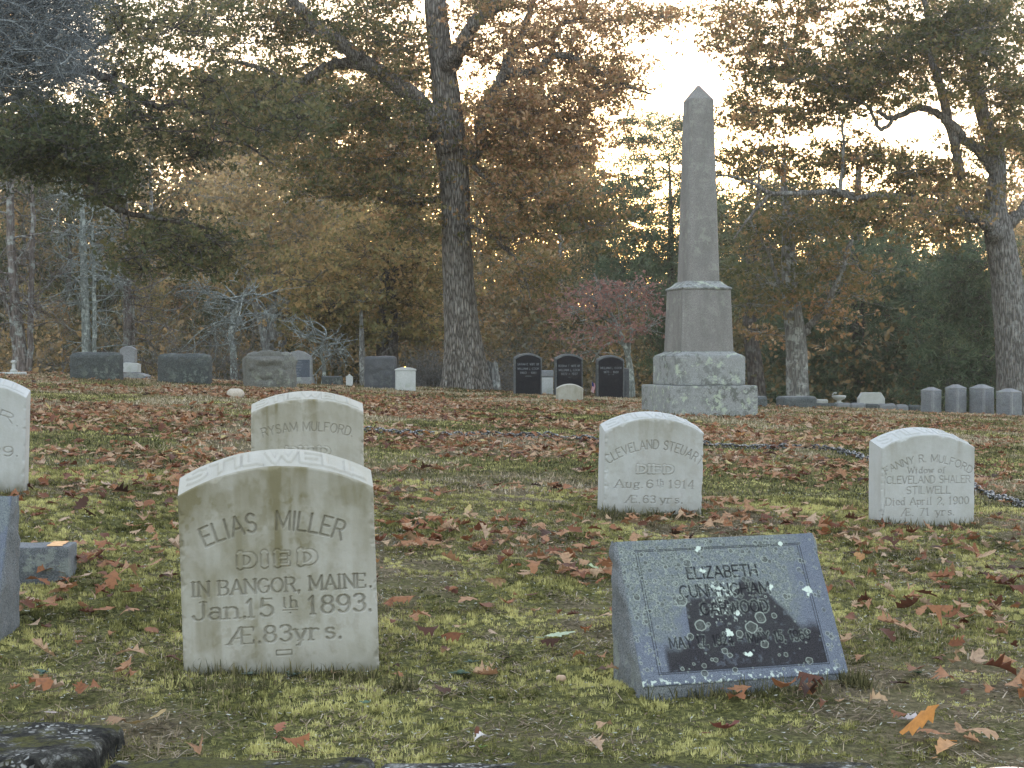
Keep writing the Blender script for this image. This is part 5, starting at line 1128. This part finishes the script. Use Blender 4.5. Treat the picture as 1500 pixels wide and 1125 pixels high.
WT = [('tan', 10, -40, 66, "tall tan one high at the left picture edge"), ('oli', 120, 110, 70, "tall olive one behind the lichened twig tangle"), ('tan', 215, 110, 64, "tall tan one right of the lichened twig tangle"), ('rus', 300, 60, 70, "tall rusty one before the tip of the long limb"),
 ('oli', 395, 70, 62, "tall olive one behind the end of the big oak's long limb"), ('tan', 490, 50, 66, "tall tan one behind the middle of the big oak's long limb"), ('rus', 570, 20, 70, "tall rusty one in the fork left of the big oak trunk"), ('tan', 740, 90, 68, "tall tan one in the fork right of the big oak trunk"), ('rus', 820, 150, 72, "tall rusty one below the right tip of the big oak's crown"),
 ('oli', 1130, 230, 66, "tall olive one past the obelisk tip"), ('tan', 1210, 270, 70, "tall tan one behind the right edge oak's longest limb"), ('oli', 1300, 280, 64, "tall olive one behind the right edge oak's crown"), ('oli', 1420, 230, 72, "tall olive one right behind the right edge oak's fork"), ('rus', 1520, 150, 68, "tall rusty one past the right edge oak"),
 ('tan', 35, 230, 57, "tan one crossing the tops of the dead grey pair"), ('oli', 95, 200, 55, "olive one filling in behind the curling-branched trunk's top"), ('tan', 175, 280, 59, "tan one behind the brown-footed trunk"), ('rus', 60, 330, 64, "brown one far behind the dead grey pair's feet"), ('yel', 140, 250, 68, "golden one far behind the curling-branched trunk"), ('oli', 260, 240, 63, "olive one above the second rough slab's far end"),
 ('yel', 40, 400, 50, "low and golden between the dead grey pair's stems"), ('oli', 150, 370, 52, "low olive one between curling-branched and brown-footed trunks"), ('rus', 90, 430, 48, "lowest brown one left of the first rough slab"), ('yel', 225, 400, 50, "low golden one right of the brown-footed trunk"), ('oli', 310, 420, 52, "low olive one just behind the second rough slab's end"), ('oli', -20, 330, 54, "olive one cut by the left picture edge"), ('oli', 880, 300, 58, "olive one whose top meets the bright sky gap"), ('tan', 840, 200, 74, "tallest one between the big oak and the bright sky gap"),
 ('oli', -40, 60, 56, "at the left picture edge beyond the dead grey pair"), ('rus', 20, 250, 74, "seen behind the dead grey pair"), ('tan', 75, 170, 62, "between the dead grey pair and the curling-branched dead trunk"),
 ('yel', 105, 330, 84, "low behind the curling-branched dead trunk"), ('rus', 160, 210, 66, "behind the first rough slab and the tiered monument"), ('pin', 100, 380, 60, "low and dark near the curling-branched dead trunk"), ('tan', 225, 150, 58, "above the second rough slab"),
 ('yel', 250, 290, 78, "low in the gap above the second rough slab"), ('tan', 300, 120, 66, "above the gap between the two rough slabs"), ('oli', 335, 250, 80, "deep behind the short leaning stem"), ('rus', 350, 90, 60, "behind the multi-stemmed tree, its crown brown"),
 ('tan', 420, 60, 64, "tall behind the multi-stemmed tree"), ('pin', 452, 350, 62, "low and dark behind the slate tablet"), ('yel', 470, 200, 76, "behind the slate tablet and pale twigs"), ('tan', 520, 100, 70, "behind the yellow green maple"), ('rus', 580, 130, 58, "rising over the yellow green maple"),
 ('oli', 640, 120, 72, "just left behind the big oak trunk"), ('tan', 705, 200, 60, "just right behind the big oak trunk"), ('rus', 735, 300, 84, "low right of the big oak trunk"), ('tan', 765, 170, 66, "above the first black tablet"), ('yel', 790, 330, 78, "low above the first black tablet"),
 ('tan', 820, 240, 62, "above the middle black tablet"), ('rus', 860, 300, 70, "above the third black tablet, behind the dogwood"), ('oli', 890, 360, 84, "low behind the dogwood"), ('yel', 930, 400, 66, "low between dogwood and obelisk"), ('oli', 960, 330, 76, "behind the layered pine"),
 ('tan', 1010, 400, 90, "hidden mostly by the obelisk shaft"), ('oli', 1060, 260, 64, "right behind the obelisk"), ('pin', 1085, 310, 72, "right of the obelisk shaft"), ('rus', 1120, 330, 80, "behind the dark leaning trunk"), ('oli', 1165, 240, 70, "behind the grey-barked oak"), ('tan', 1200, 360, 84, "low behind the grey-barked oak"),
 ('oli', 1215, 400, 60, "behind the spreading white pine, on its obelisk side"), ('tan', 1275, 420, 74, "right behind the spreading white pine"), ('yel', 1300, 400, 66, "glowing gold through the white pine"), ('yel', 1335, 400, 64, "behind the white pine, toward the posts"), ('oli', 1370, 420, 80, "above the first granite post"),
 ('rus', 1400, 470, 50, "low and orange behind the posts"), ('pin', 1450, 420, 66, "behind the trunk of the right edge oak"), ('oli', 1500, 300, 72, "at the right picture edge behind the oak trunk"), ('tan', 1540, 250, 62, "just past the right picture edge"), ('pin', 1390, 400, 58, "between the first and second granite post"), ('tan', -120, 100, 70, "beyond the left picture edge"), ('oli', 1620, 200, 66, "well beyond the right picture edge"), ('rus', -200, 150, 60, "far beyond the left picture edge"),
 ('rus', 280, 330, 56, "low and brown above the gap between the slabs"), ('yel', 400, 380, 58, "low and golden behind the multi-stemmed tree"), ('rus', 700, 400, 56, "low and brown right of the big oak trunk"), ('rus', 780, 420, 58, "low and brown behind the first black tablet"), ('tan', 630, 300, 56, "pale behind the foot of the big oak")]
for k_ in WT: place(*k_)
# far-off woods as one mass, and brush at its edge
def far_woods():
    rng = np.random.default_rng(7); mb = MB(); n = 80000; D = rng.uniform(88, 135, n); px = rng.uniform(-700, 2200, n); top = 400 + 45 * (noise(px / 60, D / 15, 0, 3) - .5) * 2 - 40 * (px < 620) + 45 * ((px > 660) & (px < 960)) - 20 * (px > 1000)
    x = (px - 750) / F * D; zb = gz(x, D, False); zt = EYE + (HOR - top) / F * D; z = zb + (zt - zb) * rng.random(n) ** .8
    leaves(mb, np.stack([x, D, z], 1), .68, BLOB, rng, hue=(noise(px / 40, D / 8, 0, 9) - .5) * .9)
    tb = mb
    o = mb.build("far_woods", leaf_mat("far_leaves", [(0, (.06, .065, .035)), (.5, (.16, .12, .06)), (1, (.34, .22, .10))], .2, .1), smooth=False); tag(o, "dim brown woods far beyond the wood's edge", None, kind="stuff")
far_woods()
def undergrowth():
    rng = np.random.default_rng(8); mb = MB(); n = 30000; D = rng.uniform(40, 58, n); px = rng.uniform(-500, 2000, n)
    den = fbm(px / 55, D / 4, 0, 3, 21); top = 500 - 75 * np.clip(den - .35, 0, 1) * 2.2 * (1 - .45 * ((px > 1180) & (px < 1300)))
    x = (px - 750) / F * D; zb = gz(x, D, False); zt = EYE + (HOR - top) / F * D; z = zb + (zt - zb) * rng.random(n) ** .9; k = den > .36
    leaves(mb, np.stack([x, D, z], 1)[k], .17, BLOB, rng, hue=((noise(px / 50, D / 5, 0, 9) - .5) * .9)[k])
    o = mb.build("undergrowth", leaf_mat("brush_leaves", [(0, (.04, .045, .024)), (.4, (.12, .10, .045)), (.75, (.24, .16, .07)), (1, (.38, .24, .10))], .3, .1), smooth=False); tag(o, "tangled brown and green undergrowth at the wood's edge", None, kind="stuff")
    mb = MB()
    for k in range(330):
        px = rng.choice([rng.uniform(220, 370), rng.uniform(600, 665), rng.uniform(0, 900), rng.uniform(700, 780)]); D = rng.uniform(33, 44) if not 600 < px < 665 else rng.uniform(30.5, 33); x = (px - 750) / F * D; p = np.array([x, D, gz(x, D, False)])
        d = np.array([rng.normal(0, .5), rng.normal(0, .3), 1.]); Lh = rng.uniform(.7, 2.2) if not 600 < px < 665 else rng.uniform(.4, .9)
        curl(mb, p, d / np.linalg.norm(d), Lh, .009, rng, 2, -.01, 3)
    o = mb.build("bare_brush", bark_mat("twig_bark", (.08, .075, .07), (.2, .19, .175), (.3, .31, .3), .6, 3, .005)); tag(o, "leafless grey brush at the wood's edge", None, kind="stuff")
undergrowth()
# ------------------------------------------------------------------ ground cover
def turf_points(n, d0, d1, rng, pw=1.0, spread=.40):
    D = (d0 ** 2 + (d1 ** 2 - d0 ** 2) * rng.random(n) ** pw) ** .5; x = (D * (spread - .05) + 1.0) * rng.uniform(-1, 1, n)
    return x, D
STONES = [(P(414, 987, 4.4), .34, .2), (P(957, 752, 7.6), .32, .17), (P(1360, 771, 7.6), .32, .17), (P(451, 729, 7.7), .3, .15), (P(1096, 1003, 4.12), .34, .3)]
def clearof(x, y):
    k = np.ones(len(x), bool)
    for c, rx, ry in STONES: k &= ~((np.abs(x - c[0]) < rx * .80) & (y > c[1] + .02) & (y < c[1] + ry * .75))
    k &= ~((np.abs(x - P(1023, 604, 19)[0]) < .55) & (np.abs(y - 19) < .55))
    return k
def blades(mb, x, y, h, wd, lean, rng, hue=None, seg=1):
    n = len(x); z = gz(x, y); a = rng.uniform(0, 2 * np.pi, n); l = rng.random(n) * lean; ld = rng.uniform(0, 2 * np.pi, n)
    b0 = np.stack([x, y, z - .003], 1); s = np.stack([np.cos(a), np.sin(a), 0 * a], 1) * (wd * .5 * np.ones(n))[:, None]
    up = np.stack([np.cos(ld) * l, np.sin(ld) * l, np.sqrt(np.maximum(.05, 1 - l * l))], 1) * (h * np.ones(n))[:, None]
    r = rng.random(n) if hue is None else np.clip(hue, 0, 1)
    if seg == 1:
        v = np.stack([b0 - s, b0 + s, b0 + up], 1); mb.add(v.reshape(-1, 3), np.arange(3 * n).reshape(n, 3), rnd=np.repeat(r, 3))
    else:
        m = b0 + up * .55 + np.array([0, 0, 1]) * (h * .06 * np.ones(n))[:, None]; t = b0 + up + np.array([0, 0, -1]) * (h * l * .35)[:, None]
        v = np.stack([b0 - s, b0 + s, m + s * .7, m - s * .7, t], 1)
        mb.add(v.reshape(-1, 3), np.concatenate([np.array([[0, 1, 2, 3]]) + 5 * np.arange(n)[:, None]]), rnd=np.repeat(r, 5)); 
        mb.f.append((np.array([[3, 2, 4]]) + 5 * np.arange(n)[:, None]) + mb.n - 5 * n); mb.mi.append(np.zeros(n, int))
def cover():
    rng = np.random.default_rng(99)
    # moss sprigs
    mb = MB(); x, y = turf_points(470000, 3.36, 8.6, rng); mo = moss(x, y) + (fbm(x * 6, y * 6, 0, 3, 41) - .5) * .5; k = (mo > .385) & clearof(x, y); x, y, mo = x[k], y[k], mo[k]
    hue = np.clip(fbm(x * 4, y * 4, 0, 3, 43) * 1.2 - .62 + 1.05 * fbm(x * 38, y * 38, 0, 2, 44) + rng.normal(0, .12, len(x)), 0, 1)
    h = (.004 + .0065 * rng.random(len(x)) * (.6 + sstep(.45, .6, mo))) * (.5 + 1.2 * sstep(.35, .65, fbm(x * 38, y * 38, 0, 2, 44)))
    for j in range(4): blades(mb, x + rng.normal(0, .003, len(x)), y + rng.normal(0, .003, len(x)), h * (1 + .25 * (y / 5 - 1)), .0050 * (y / 4.5), .99, rng, hue)
    x, y = turf_points(260000, 8.0, 22, rng, 1.0); mo = moss(x, y) + (fbm(x * 4, y * 4, 0, 3, 41) - .5) * .4; k = (mo > .46) & clearof(x, y); x, y = x[k], y[k]
    hue = np.clip(fbm(x * 3, y * 3, 0, 3, 43) * 1.2 - .62 + 1.05 * fbm(x * 18, y * 14, 0, 2, 44) + rng.normal(0, .12, len(x)), 0, 1)
    for j in range(2): blades(mb, x + rng.normal(0, .008, len(x)), y + rng.normal(0, .008, len(x)), .010 + .010 * rng.random(len(x)), .0012 * y, .99, rng, hue)
    o = mb.build("moss", leaf_mat("moss_sprigs", [(0, (.028, .031, .013)), (.32, (.105, .105, .038)), (.6, (.29, .275, .098)), (1, (.66, .61, .26))], .3, .0, .9, .1), smooth=False); tag(o, "yellow green moss cushions between the near stones", None, kind="stuff")
    # grass
    mb = MB(); x, y = turf_points(130000, 3.36, 8.5, rng); k = (fbm(x * 1.7, y * 1.7, 0, 3, 45) + rng.normal(0, .08, len(x)) > .53) & clearof(x, y); x, y = x[k], y[k]
    hue = np.clip(.55 * fbm(x * 2, y * 2, 0, 2, 47) + rng.random(len(x)) * .6, 0, 1)
    blades(mb, x, y, .012 + .022 * rng.random(len(x)), .0026, .98, rng, hue, 2)
    x, y = turf_points(290000, 8.2, 34, rng, 1.25); k = clearof(x, y); x, y = x[k], y[k]; gr = fbm(x * .8, y * .5, 0, 4, 49)
    hue = np.clip((1 - sstep(.38, .60, moss(x, y) + (fbm(x * 4, y * 3, 0, 2, 71) - .5) * .3)) * .5 + rng.random(len(x)) * .75 - .15, 0, 1)
    blades(mb, x, y, (.010 + .018 * rng.random(len(x))) * (1 + y / 30), .006 + .0006 * y, .985, rng, hue, 1)
    # tufts at the feet of stones
    T = []
    for (px, py, D, w_, n) in [(414, 985, 4.38, 140, 420), (957, 752, 7.57, 75, 420), (1360, 772, 7.57, 75, 420), (1250, 992, 4.14, 22, 520), (1060, 1006, 4.1, 120, 200), (1110, 1000, 4.1, 100, 200), (20, 716, 7.3, 30, 160), (60, 842, 5.6, 50, 160), (590, 1010, 4.2, 25, 140), (330, 1010, 4.2, 90, 200), (905, 758, 7.5, 30, 200), (1023, 606, 18.4, 90, 400)]:
        c = P(px, py, D); T.append((c[0] + rng.uniform(-1, 1, n) * w_ / F * D, c[1] - np.abs(rng.normal(0, .02 + .002 * D, n)) - .005))
    x = np.concatenate([t[0] for t in T]); y = np.concatenate([t[1] for t in T])
    blades(mb, x, y, .02 + .05 * rng.random(len(x)) ** 2, .0026 + .0003 * y, .85, rng, np.clip(rng.random(len(x)) * .45, 0, 1), 2)
    o = mb.build("grass", leaf_mat("grass_blades", [(0, (.045, .048, .022)), (.25, (.13, .122, .056)), (.5, (.24, .205, .105)), (.75, (.38, .30, .19)), (1, (.60, .51, .38))], .3, .0, .8, .15), smooth=False); tag(o, "short grass and dry straw among the moss", None, kind="stuff")
    # crumbs, bits of lichen and pale debris
    mb = MB(); x, y = turf_points(38000, 3.36, 9, rng); z = gz(x, y) + .006
    leaves(mb, np.stack([x, y, z], 1), .012, NEED * [1, 2.2], rng, droop=0, flat=.8); o = mb.build("debris", leaf_mat("pale_crumbs", [(0, (.05, .035, .025)), (.5, (.22, .15, .10)), (.8, (.36, .38, .32)), (1, (.5, .48, .42))], .1, 0)); tag(o, "crumbs of bark, twig and pale lichen in the turf", None, kind="stuff")
cover()

# ------------------------------------------------------------------ fallen oak leaves: curled, lobed, as a strip mesh
def leafstrip(mb, pos, size, rng, rnd, tiltmax=.5, curlm=1.0, nseg=8, yaw=None, asp=.33):
    n = len(pos); t = np.linspace(0, 1, nseg + 1)
    nseg = 9; t = np.linspace(0, 1, 10); wl = np.array([.03, .14, .66, .40, 1.0, .50, .86, .42, .45, .03]) * asp; sw = np.array([0, 0, .05, -.01, .06, -.02, .07, -.01, .04, 0.])
    a = rng.uniform(0, 2 * np.pi, n) if yaw is None else yaw
    tl = rng.normal(0, tiltmax, (n, 2)) * (rng.random((n, 1)) < .5) + rng.normal(0, .12, (n, 2)); cx = rng.normal(0, .7, n) * curlm; cy = np.clip(rng.normal(.25, .7, n), -1.2, 1.4) * curlm; tw = rng.normal(0, .6, n) * curlm
    X = np.concatenate([t - .5, t - .5 + sw, t - .5 + sw]); Yv = np.concatenate([0 * t, wl, -wl])
    jit = 1 + rng.normal(0, .18, (n, len(X)))
    x = X[None, :] + 0 * jit; y = Yv[None, :] * jit
    z = cx[:, None] * .5 * x ** 2 * 1.4 + cy[:, None] * (np.abs(y) ** 1.3) * 1.2 + tw[:, None] * x * y * 1.2
    s = size[:, None]; x, y, z = x * s, y * s, z * s
    y, z = y * np.cos(tl[:, :1]) - z * np.sin(tl[:, :1]), y * np.sin(tl[:, :1]) + z * np.cos(tl[:, :1])
    x, z = x * np.cos(tl[:, 1:]) - z * np.sin(tl[:, 1:]), x * np.sin(tl[:, 1:]) + z * np.cos(tl[:, 1:])
    zm = z.min(1, keepdims=True)
    ca, sa = np.cos(a)[:, None], np.sin(a)[:, None]
    wx, wy = pos[:, :1] + x * ca - y * sa, pos[:, 1:2] + x * sa + y * ca
    v = np.stack([wx, wy, pos[:, 2:3] + z - zm], -1); m = nseg + 1; k = len(X)
    f = []
    for i in range(nseg): f += [(i, i + 1, m + i + 1, m + i), (i + 1, i, 2 * m + i, 2 * m + i + 1)]
    f = np.array(f)[None] + (np.arange(n) * k)[:, None, None]
    mb.add(v.reshape(-1, 3), f.reshape(-1, 4), rnd=np.repeat(rnd, k))
LIT = [(0, (.045, .025, .018)), (.18, (.15, .06, .035)), (.36, (.31, .13, .058)), (.55, (.39, .215, .115)), (.75, (.48, .33, .20)), (.9, (.47, .34, .25)), (.96, (.46, .22, .06)), (1, (.50, .40, .16))]
def litter_layer():
    rng = np.random.default_rng(123)
    nn = N("fallen_oak_leaves"); r = nn.attr('rnd'); c = nn.ramp(r, LIT); c = nn.mix(nn.ramp(nn.noise(90, 3), [(.45, 0.0), (.7, .45)]), c, (.07, .04, .03)); m = nn.leafout(c, .25, .65, .2)
    mb = MB(); x, y = turf_points(125000, 5.0, 36, rng, 1.0, .42)
    li = litter(x, y) + (fbm(x * 2.3, y * 2.6, 0, 3, 61) - .5) * .45
    px = 750 + F * x / y
    # dense drift between about 7 and 20 m, thinner toward the crest and to the right, almost none on the near moss
    dens = np.interp(y, [5, 6.2, 7.2, 8.5, 16, 20, 24, 29, 36], [.02, .22, .45, .95, 1.0, .55, .35, .15, .12]); dens *= np.interp(px, [-200, 500, 1000, 1500], [1.15, 1.1, .85, .62])
    k = (rng.random(len(x)) < dens * sstep(.42, .62, li)) & clearof(x, y); x, y = x[k], y[k]
    keep = rng.permutation(len(x))[:26000]; x, y = x[keep], y[keep]
    z = gz(x, y) + .008 + .01 * rng.random(len(x)); rr = np.clip(rng.beta(1.6, 1.8, len(x)) + (noise(x * 1.5, y * 1.5, 0, 4) - .5) * .25, 0, 1)
    leafstrip(mb, np.stack([x, y, z], 1), .032 + .066 * rng.random(len(x)), rng, rr, .22, .85, 8)
    x, y = turf_points(900, 3.45, 7.4, rng); k = clearof(x, y) & (rng.random(len(x)) < .22 + .5 * (x > .9) + .25 * ((x > 0) & (y > 4.6))); x, y = x[k], y[k]
    leafstrip(mb, np.stack([x, y, gz(x, y) + .012], 1), .022 + .045 * rng.random(len(x)), rng, rng.random(len(x)) * .95, .5, 1.3, 8)
    x, y = turf_points(60000, 4.5, 30, rng, 1.0, .42); px = 750 + F * x / y; k = (rng.random(len(x)) < np.interp(y, [4.5, 6, 8, 18, 24, 30], [.05, .3, .8, .9, .5, .2]) * sstep(.36, .58, litter(x, y))) & clearof(x, y); x, y = x[k][:14000], y[k][:14000]
    leafstrip(mb, np.stack([x, y, gz(x, y) + .006], 1), .014 + .026 * rng.random(len(x)), rng, np.clip(rng.beta(1.4, 1.5, len(x)), 0, .95), .4, 1.2, 8, None, .45)
    # little heaps seen in the photograph
    for (hx, hy, D, n, sp) in [(120, 810, 5.9, 60, .20), (110, 880, 5.2, 26, .18), (600, 790, 6.6, 34, .25), (700, 790, 6.7, 40, .25), (1100, 760, 7.4, 30, .3), (800, 810, 6.1, 40, .3), (870, 820, 5.9, 26, .15), (1230, 760, 7.2, 24, .3), (90, 1010, 4.1, 7, .07), (1180, 1015, 3.95, 5, .04), (1080, 1003, 4.02, 2, .02), (1350, 1080, 3.6, 5, .06), (1330, 900, 5.0, 16, .3), (1450, 880, 5.2, 18, .25), (1400, 960, 4.5, 10, .25), (1280, 830, 5.9, 18, .3), (1440, 790, 6.6, 22, .3), (700, 860, 5.5, 14, .3), (780, 960, 4.6, 8, .3), (150, 940, 4.7, 8, .2), (1480, 1000, 4.1, 12, .12), (60, 690, 8.2, 30, .3), (640, 910, 5.0, 9, .2)]:
        c = P(hx, hy, D); x = c[0] + rng.normal(0, sp, n); y = c[1] + rng.normal(0, sp, n); k = clearof(x, y); x, y = x[k], y[k]
        leafstrip(mb, np.stack([x, y, gz(x, y) + .012 + .02 * rng.random(len(x))], 1), .04 + .06 * rng.random(len(x)), rng, rng.beta(1.3, 1.4, len(x)) * .92, .3, 1.0)
    o = mb.build("fallen_leaves", m, smooth=True); tag(o, "drifts of brown and rust oak leaves lying on the slope", None, kind="stuff")
litter_layer()
def single_leaf(px, py, size, colr, label, yaw, seed, curlm=.6, tilt=.12, asp=.36):
    D = 4.2
    for _ in range(40): D = .5 * D + .5 * (F * (EYE - gz((px - 750) / F * D, D)) / (py - HOR))
    c = P(px, py, D); rng = np.random.default_rng(seed); mb = MB(); leafstrip(mb, (c + [0, 0, .012])[None], np.array([size]), rng, np.array([.5]), tilt, curlm, 10, np.array([yaw]), asp)
    tube(mb, [c + size * .48 * np.array([-math.cos(yaw), -math.sin(yaw), .15]), c + size * .75 * np.array([-math.cos(yaw), -math.sin(yaw), .12])], [.0016, .0012], 5)
    n = N("single_leaf"); cc = n.ramp(n.noise(70, 4), [(.35, tuple(x * .75 for x in colr)), (.65, colr)]); tag(mb.build("fallen_leaf", n.leafout(cc, .2, .6), loc=c), label, "leaf")
single_leaf(215, 1070, .105, (.42, .30, .13), "tan curled oak leaf lying on the pebbly concrete block", .5, 2, .8)
single_leaf(172, 1072, .07, (.33, .20, .11), "brown oak leaf touching the tan one on the concrete block", 2.4, 3, .8)
single_leaf(73, 1053, .05, (.46, .38, .36), "small greyish pink leaf on the mossy top of the concrete block", 1.2, 4, .5)
single_leaf(820, 937, .10, (.42, .50, .34), "pale green lobed leaf lying flat between the two near gravestones", .1, 5, .4)
single_leaf(862, 838, .11, (.44, .54, .30), "pale green leaf among brown ones above the slant marker's near corner", 2.9, 6, .4)
single_leaf(706, 1092, .06, (.62, .58, .54), "whitish curled leaf beside a round green clover leaf", .9, 7, 1.2)
single_leaf(1345, 1085, .12, (.55, .24, .06), "bright orange oak leaf in the near turf below the slant marker", 2.6, 8, 1.0, .3)
single_leaf(1385, 1108, .08, (.50, .27, .12), "orange brown leaf just below the bright orange one", .8, 9, 1.0, .3)
single_leaf(1335, 1062, .08, (.50, .44, .42), "greyish white leaf just above the bright orange one", .1, 10, .6)
single_leaf(410, 1078, .05, (.36, .15, .09), "small reddish leaf alone in the moss below the large tablet", 1.4, 12, .8)
single_leaf(1075, 1007, .09, (.24, .06, .03), "dark red brown leaf leaning on the foot of the slant marker", .1, 13, 1.2, .5)
single_leaf(1062, 1075, .08, (.22, .08, .06), "dark brown two-lobed leaf in the turf below the slant marker", .3, 14, 1.5, .4)
single_leaf(432, 1103, .07, (.30, .12, .05), "rusty leaf right behind the straight edging piece", .3, 15, 1.2, .3)
# small weeds
def weed(px, py, r, colr, label, seed, n=9):
    D = 4.2
    for _ in range(40): D = .5 * D + .5 * (F * (EYE - gz((px - 750) / F * D, D)) / (py - HOR))
    c = P(px, py, D); rng = np.random.default_rng(seed); mb = MB()
    for k in range(n):
        a = k * 2.4 + rng.normal(0, .2); l = r * rng.uniform(.6, 1.1); t = np.linspace(0, 1, 7); el = rng.uniform(.2, .8)
        wv = np.sin(np.pi * t ** .8) * l * .26 + .0005; cx = t * l * math.cos(el); cz = t * l * math.sin(el) * (1 - .45 * t) + .006
        V = []
        for sgn in (-1, 0, 1): V.append(np.stack([cx * math.cos(a) - sgn * wv * math.sin(a), cx * math.sin(a) + sgn * wv * math.cos(a), cz + abs(sgn) * .25 * wv], 1))
        v = np.stack(V, 1).reshape(-1, 3); f = gridfaces(7, 3); mb.add(v + c, f)
    n_ = N("weed_leaf"); m = n_.leafout(n_.ramp(n_.noise(80, 3), [(.3, tuple(x * .7 for x in colr)), (.7, colr)]), .25, .7); tag(mb.build("weed", m, loc=c), label, "weed")
weed(672, 992, .035, (.10, .15, .10), "grey green rosette weed right of the large tablet's foot", 1, 12)
weed(690, 975, .028, (.09, .13, .10), "smaller rosette weed behind the grey green one", 2)
weed(535, 1035, .028, (.13, .20, .13), "soft green clover-like weed below the large tablet's right corner", 3, 6)
weed(330, 985, .03, (.20, .25, .20), "silvery weed at the foot of the large tablet", 4, 14)
weed(430, 993, .03, (.17, .22, .17), "silvery weed under the middle of the large tablet", 5, 14)
weed(365, 992, .026, (.16, .20, .16), "low silvery weed between two larger ones under the large tablet", 6, 12)
weed(705, 1100, .018, (.16, .24, .06), "round green clover leaf tucked under the whitish curled leaf", 7, 3)
weed(1020, 748, .03, (.09, .14, .09), "dark green weed at the foot of the tablet reading CLEVELAND STEUART", 8)
weed(62, 990, .03, (.10, .16, .13), "bluish green weed in the grass above the concrete block", 9, 7)
weed(1345, 990, .02, (.10, .16, .08), "small green weed alone right of the slant marker", 10)

# straw thatch and twig bits over the bare patches and between moss
def thatch():
    rng = np.random.default_rng(321); mb = MB(); x, y = turf_points(190000, 3.36, 9.5, rng); k = clearof(x, y) & (fbm(x * 5, y * 5, 0, 3, 63) + .35 * (.5 - moss(x, y)) * 2 + rng.normal(0, .06, len(x)) > .5); x, y = x[k], y[k]
    n = len(x); z = gz(x, y) + .002 + .006 * rng.random(n); a = rng.uniform(0, 2 * np.pi, n); l = (.006 + .022 * rng.random(n) ** 2); w = .0011 + .0009 * rng.random(n); up = rng.normal(0, .22, n) * l
    d = np.stack([np.cos(a) * l, np.sin(a) * l, up], 1); s = np.stack([-np.sin(a), np.cos(a), 0 * a], 1) * w[:, None]; c = np.stack([x, y, z], 1)
    v = np.stack([c - d - s, c - d + s, c + d + s * .6, c + d - s * .6], 1); mb.add(v.reshape(-1, 3), np.arange(4 * n).reshape(n, 4), rnd=np.repeat(np.clip(rng.beta(1.4, 2, n) + .1 * (noise(x * 9, y * 9, 0, 2) - .5), 0, 1), 4))
    o = mb.build("thatch", leaf_mat("dead_thatch", [(0, (.045, .035, .025)), (.3, (.13, .10, .065)), (.6, (.26, .20, .13)), (1, (.50, .43, .33))], .1, 0, .8, .15), smooth=False); tag(o, "dry straw and twig bits matted between the moss cushions", None, kind="stuff")
thatch()

# ------------------------------------------------------------------ evening air
def haze():
    mb = MB(); v = np.array([(x, y, z) for x in (-140, 140) for y in (-20, 150) for z in (-6, 34)], float)
    mb.add(v, [(0, 1, 3, 2), (4, 6, 7, 5), (0, 4, 5, 1), (2, 3, 7, 6), (0, 2, 6, 4), (1, 5, 7, 3)])
    m = bpy.data.materials.new("evening_air"); m.use_nodes = True; t = m.node_tree; t.nodes.clear()
    pv = t.nodes.new("ShaderNodeVolumePrincipled"); pv.inputs['Color'].default_value = (.98, .93, .86, 1); pv.inputs['Density'].default_value = .0010; pv.inputs['Anisotropy'].default_value = .7
    o = t.nodes.new("ShaderNodeOutputMaterial"); t.links.new(pv.outputs[0], o.inputs['Volume'])
    tag(mb.build("haze", m, smooth=False), "thin warm evening haze among the trees", None, kind="stuff")
haze()
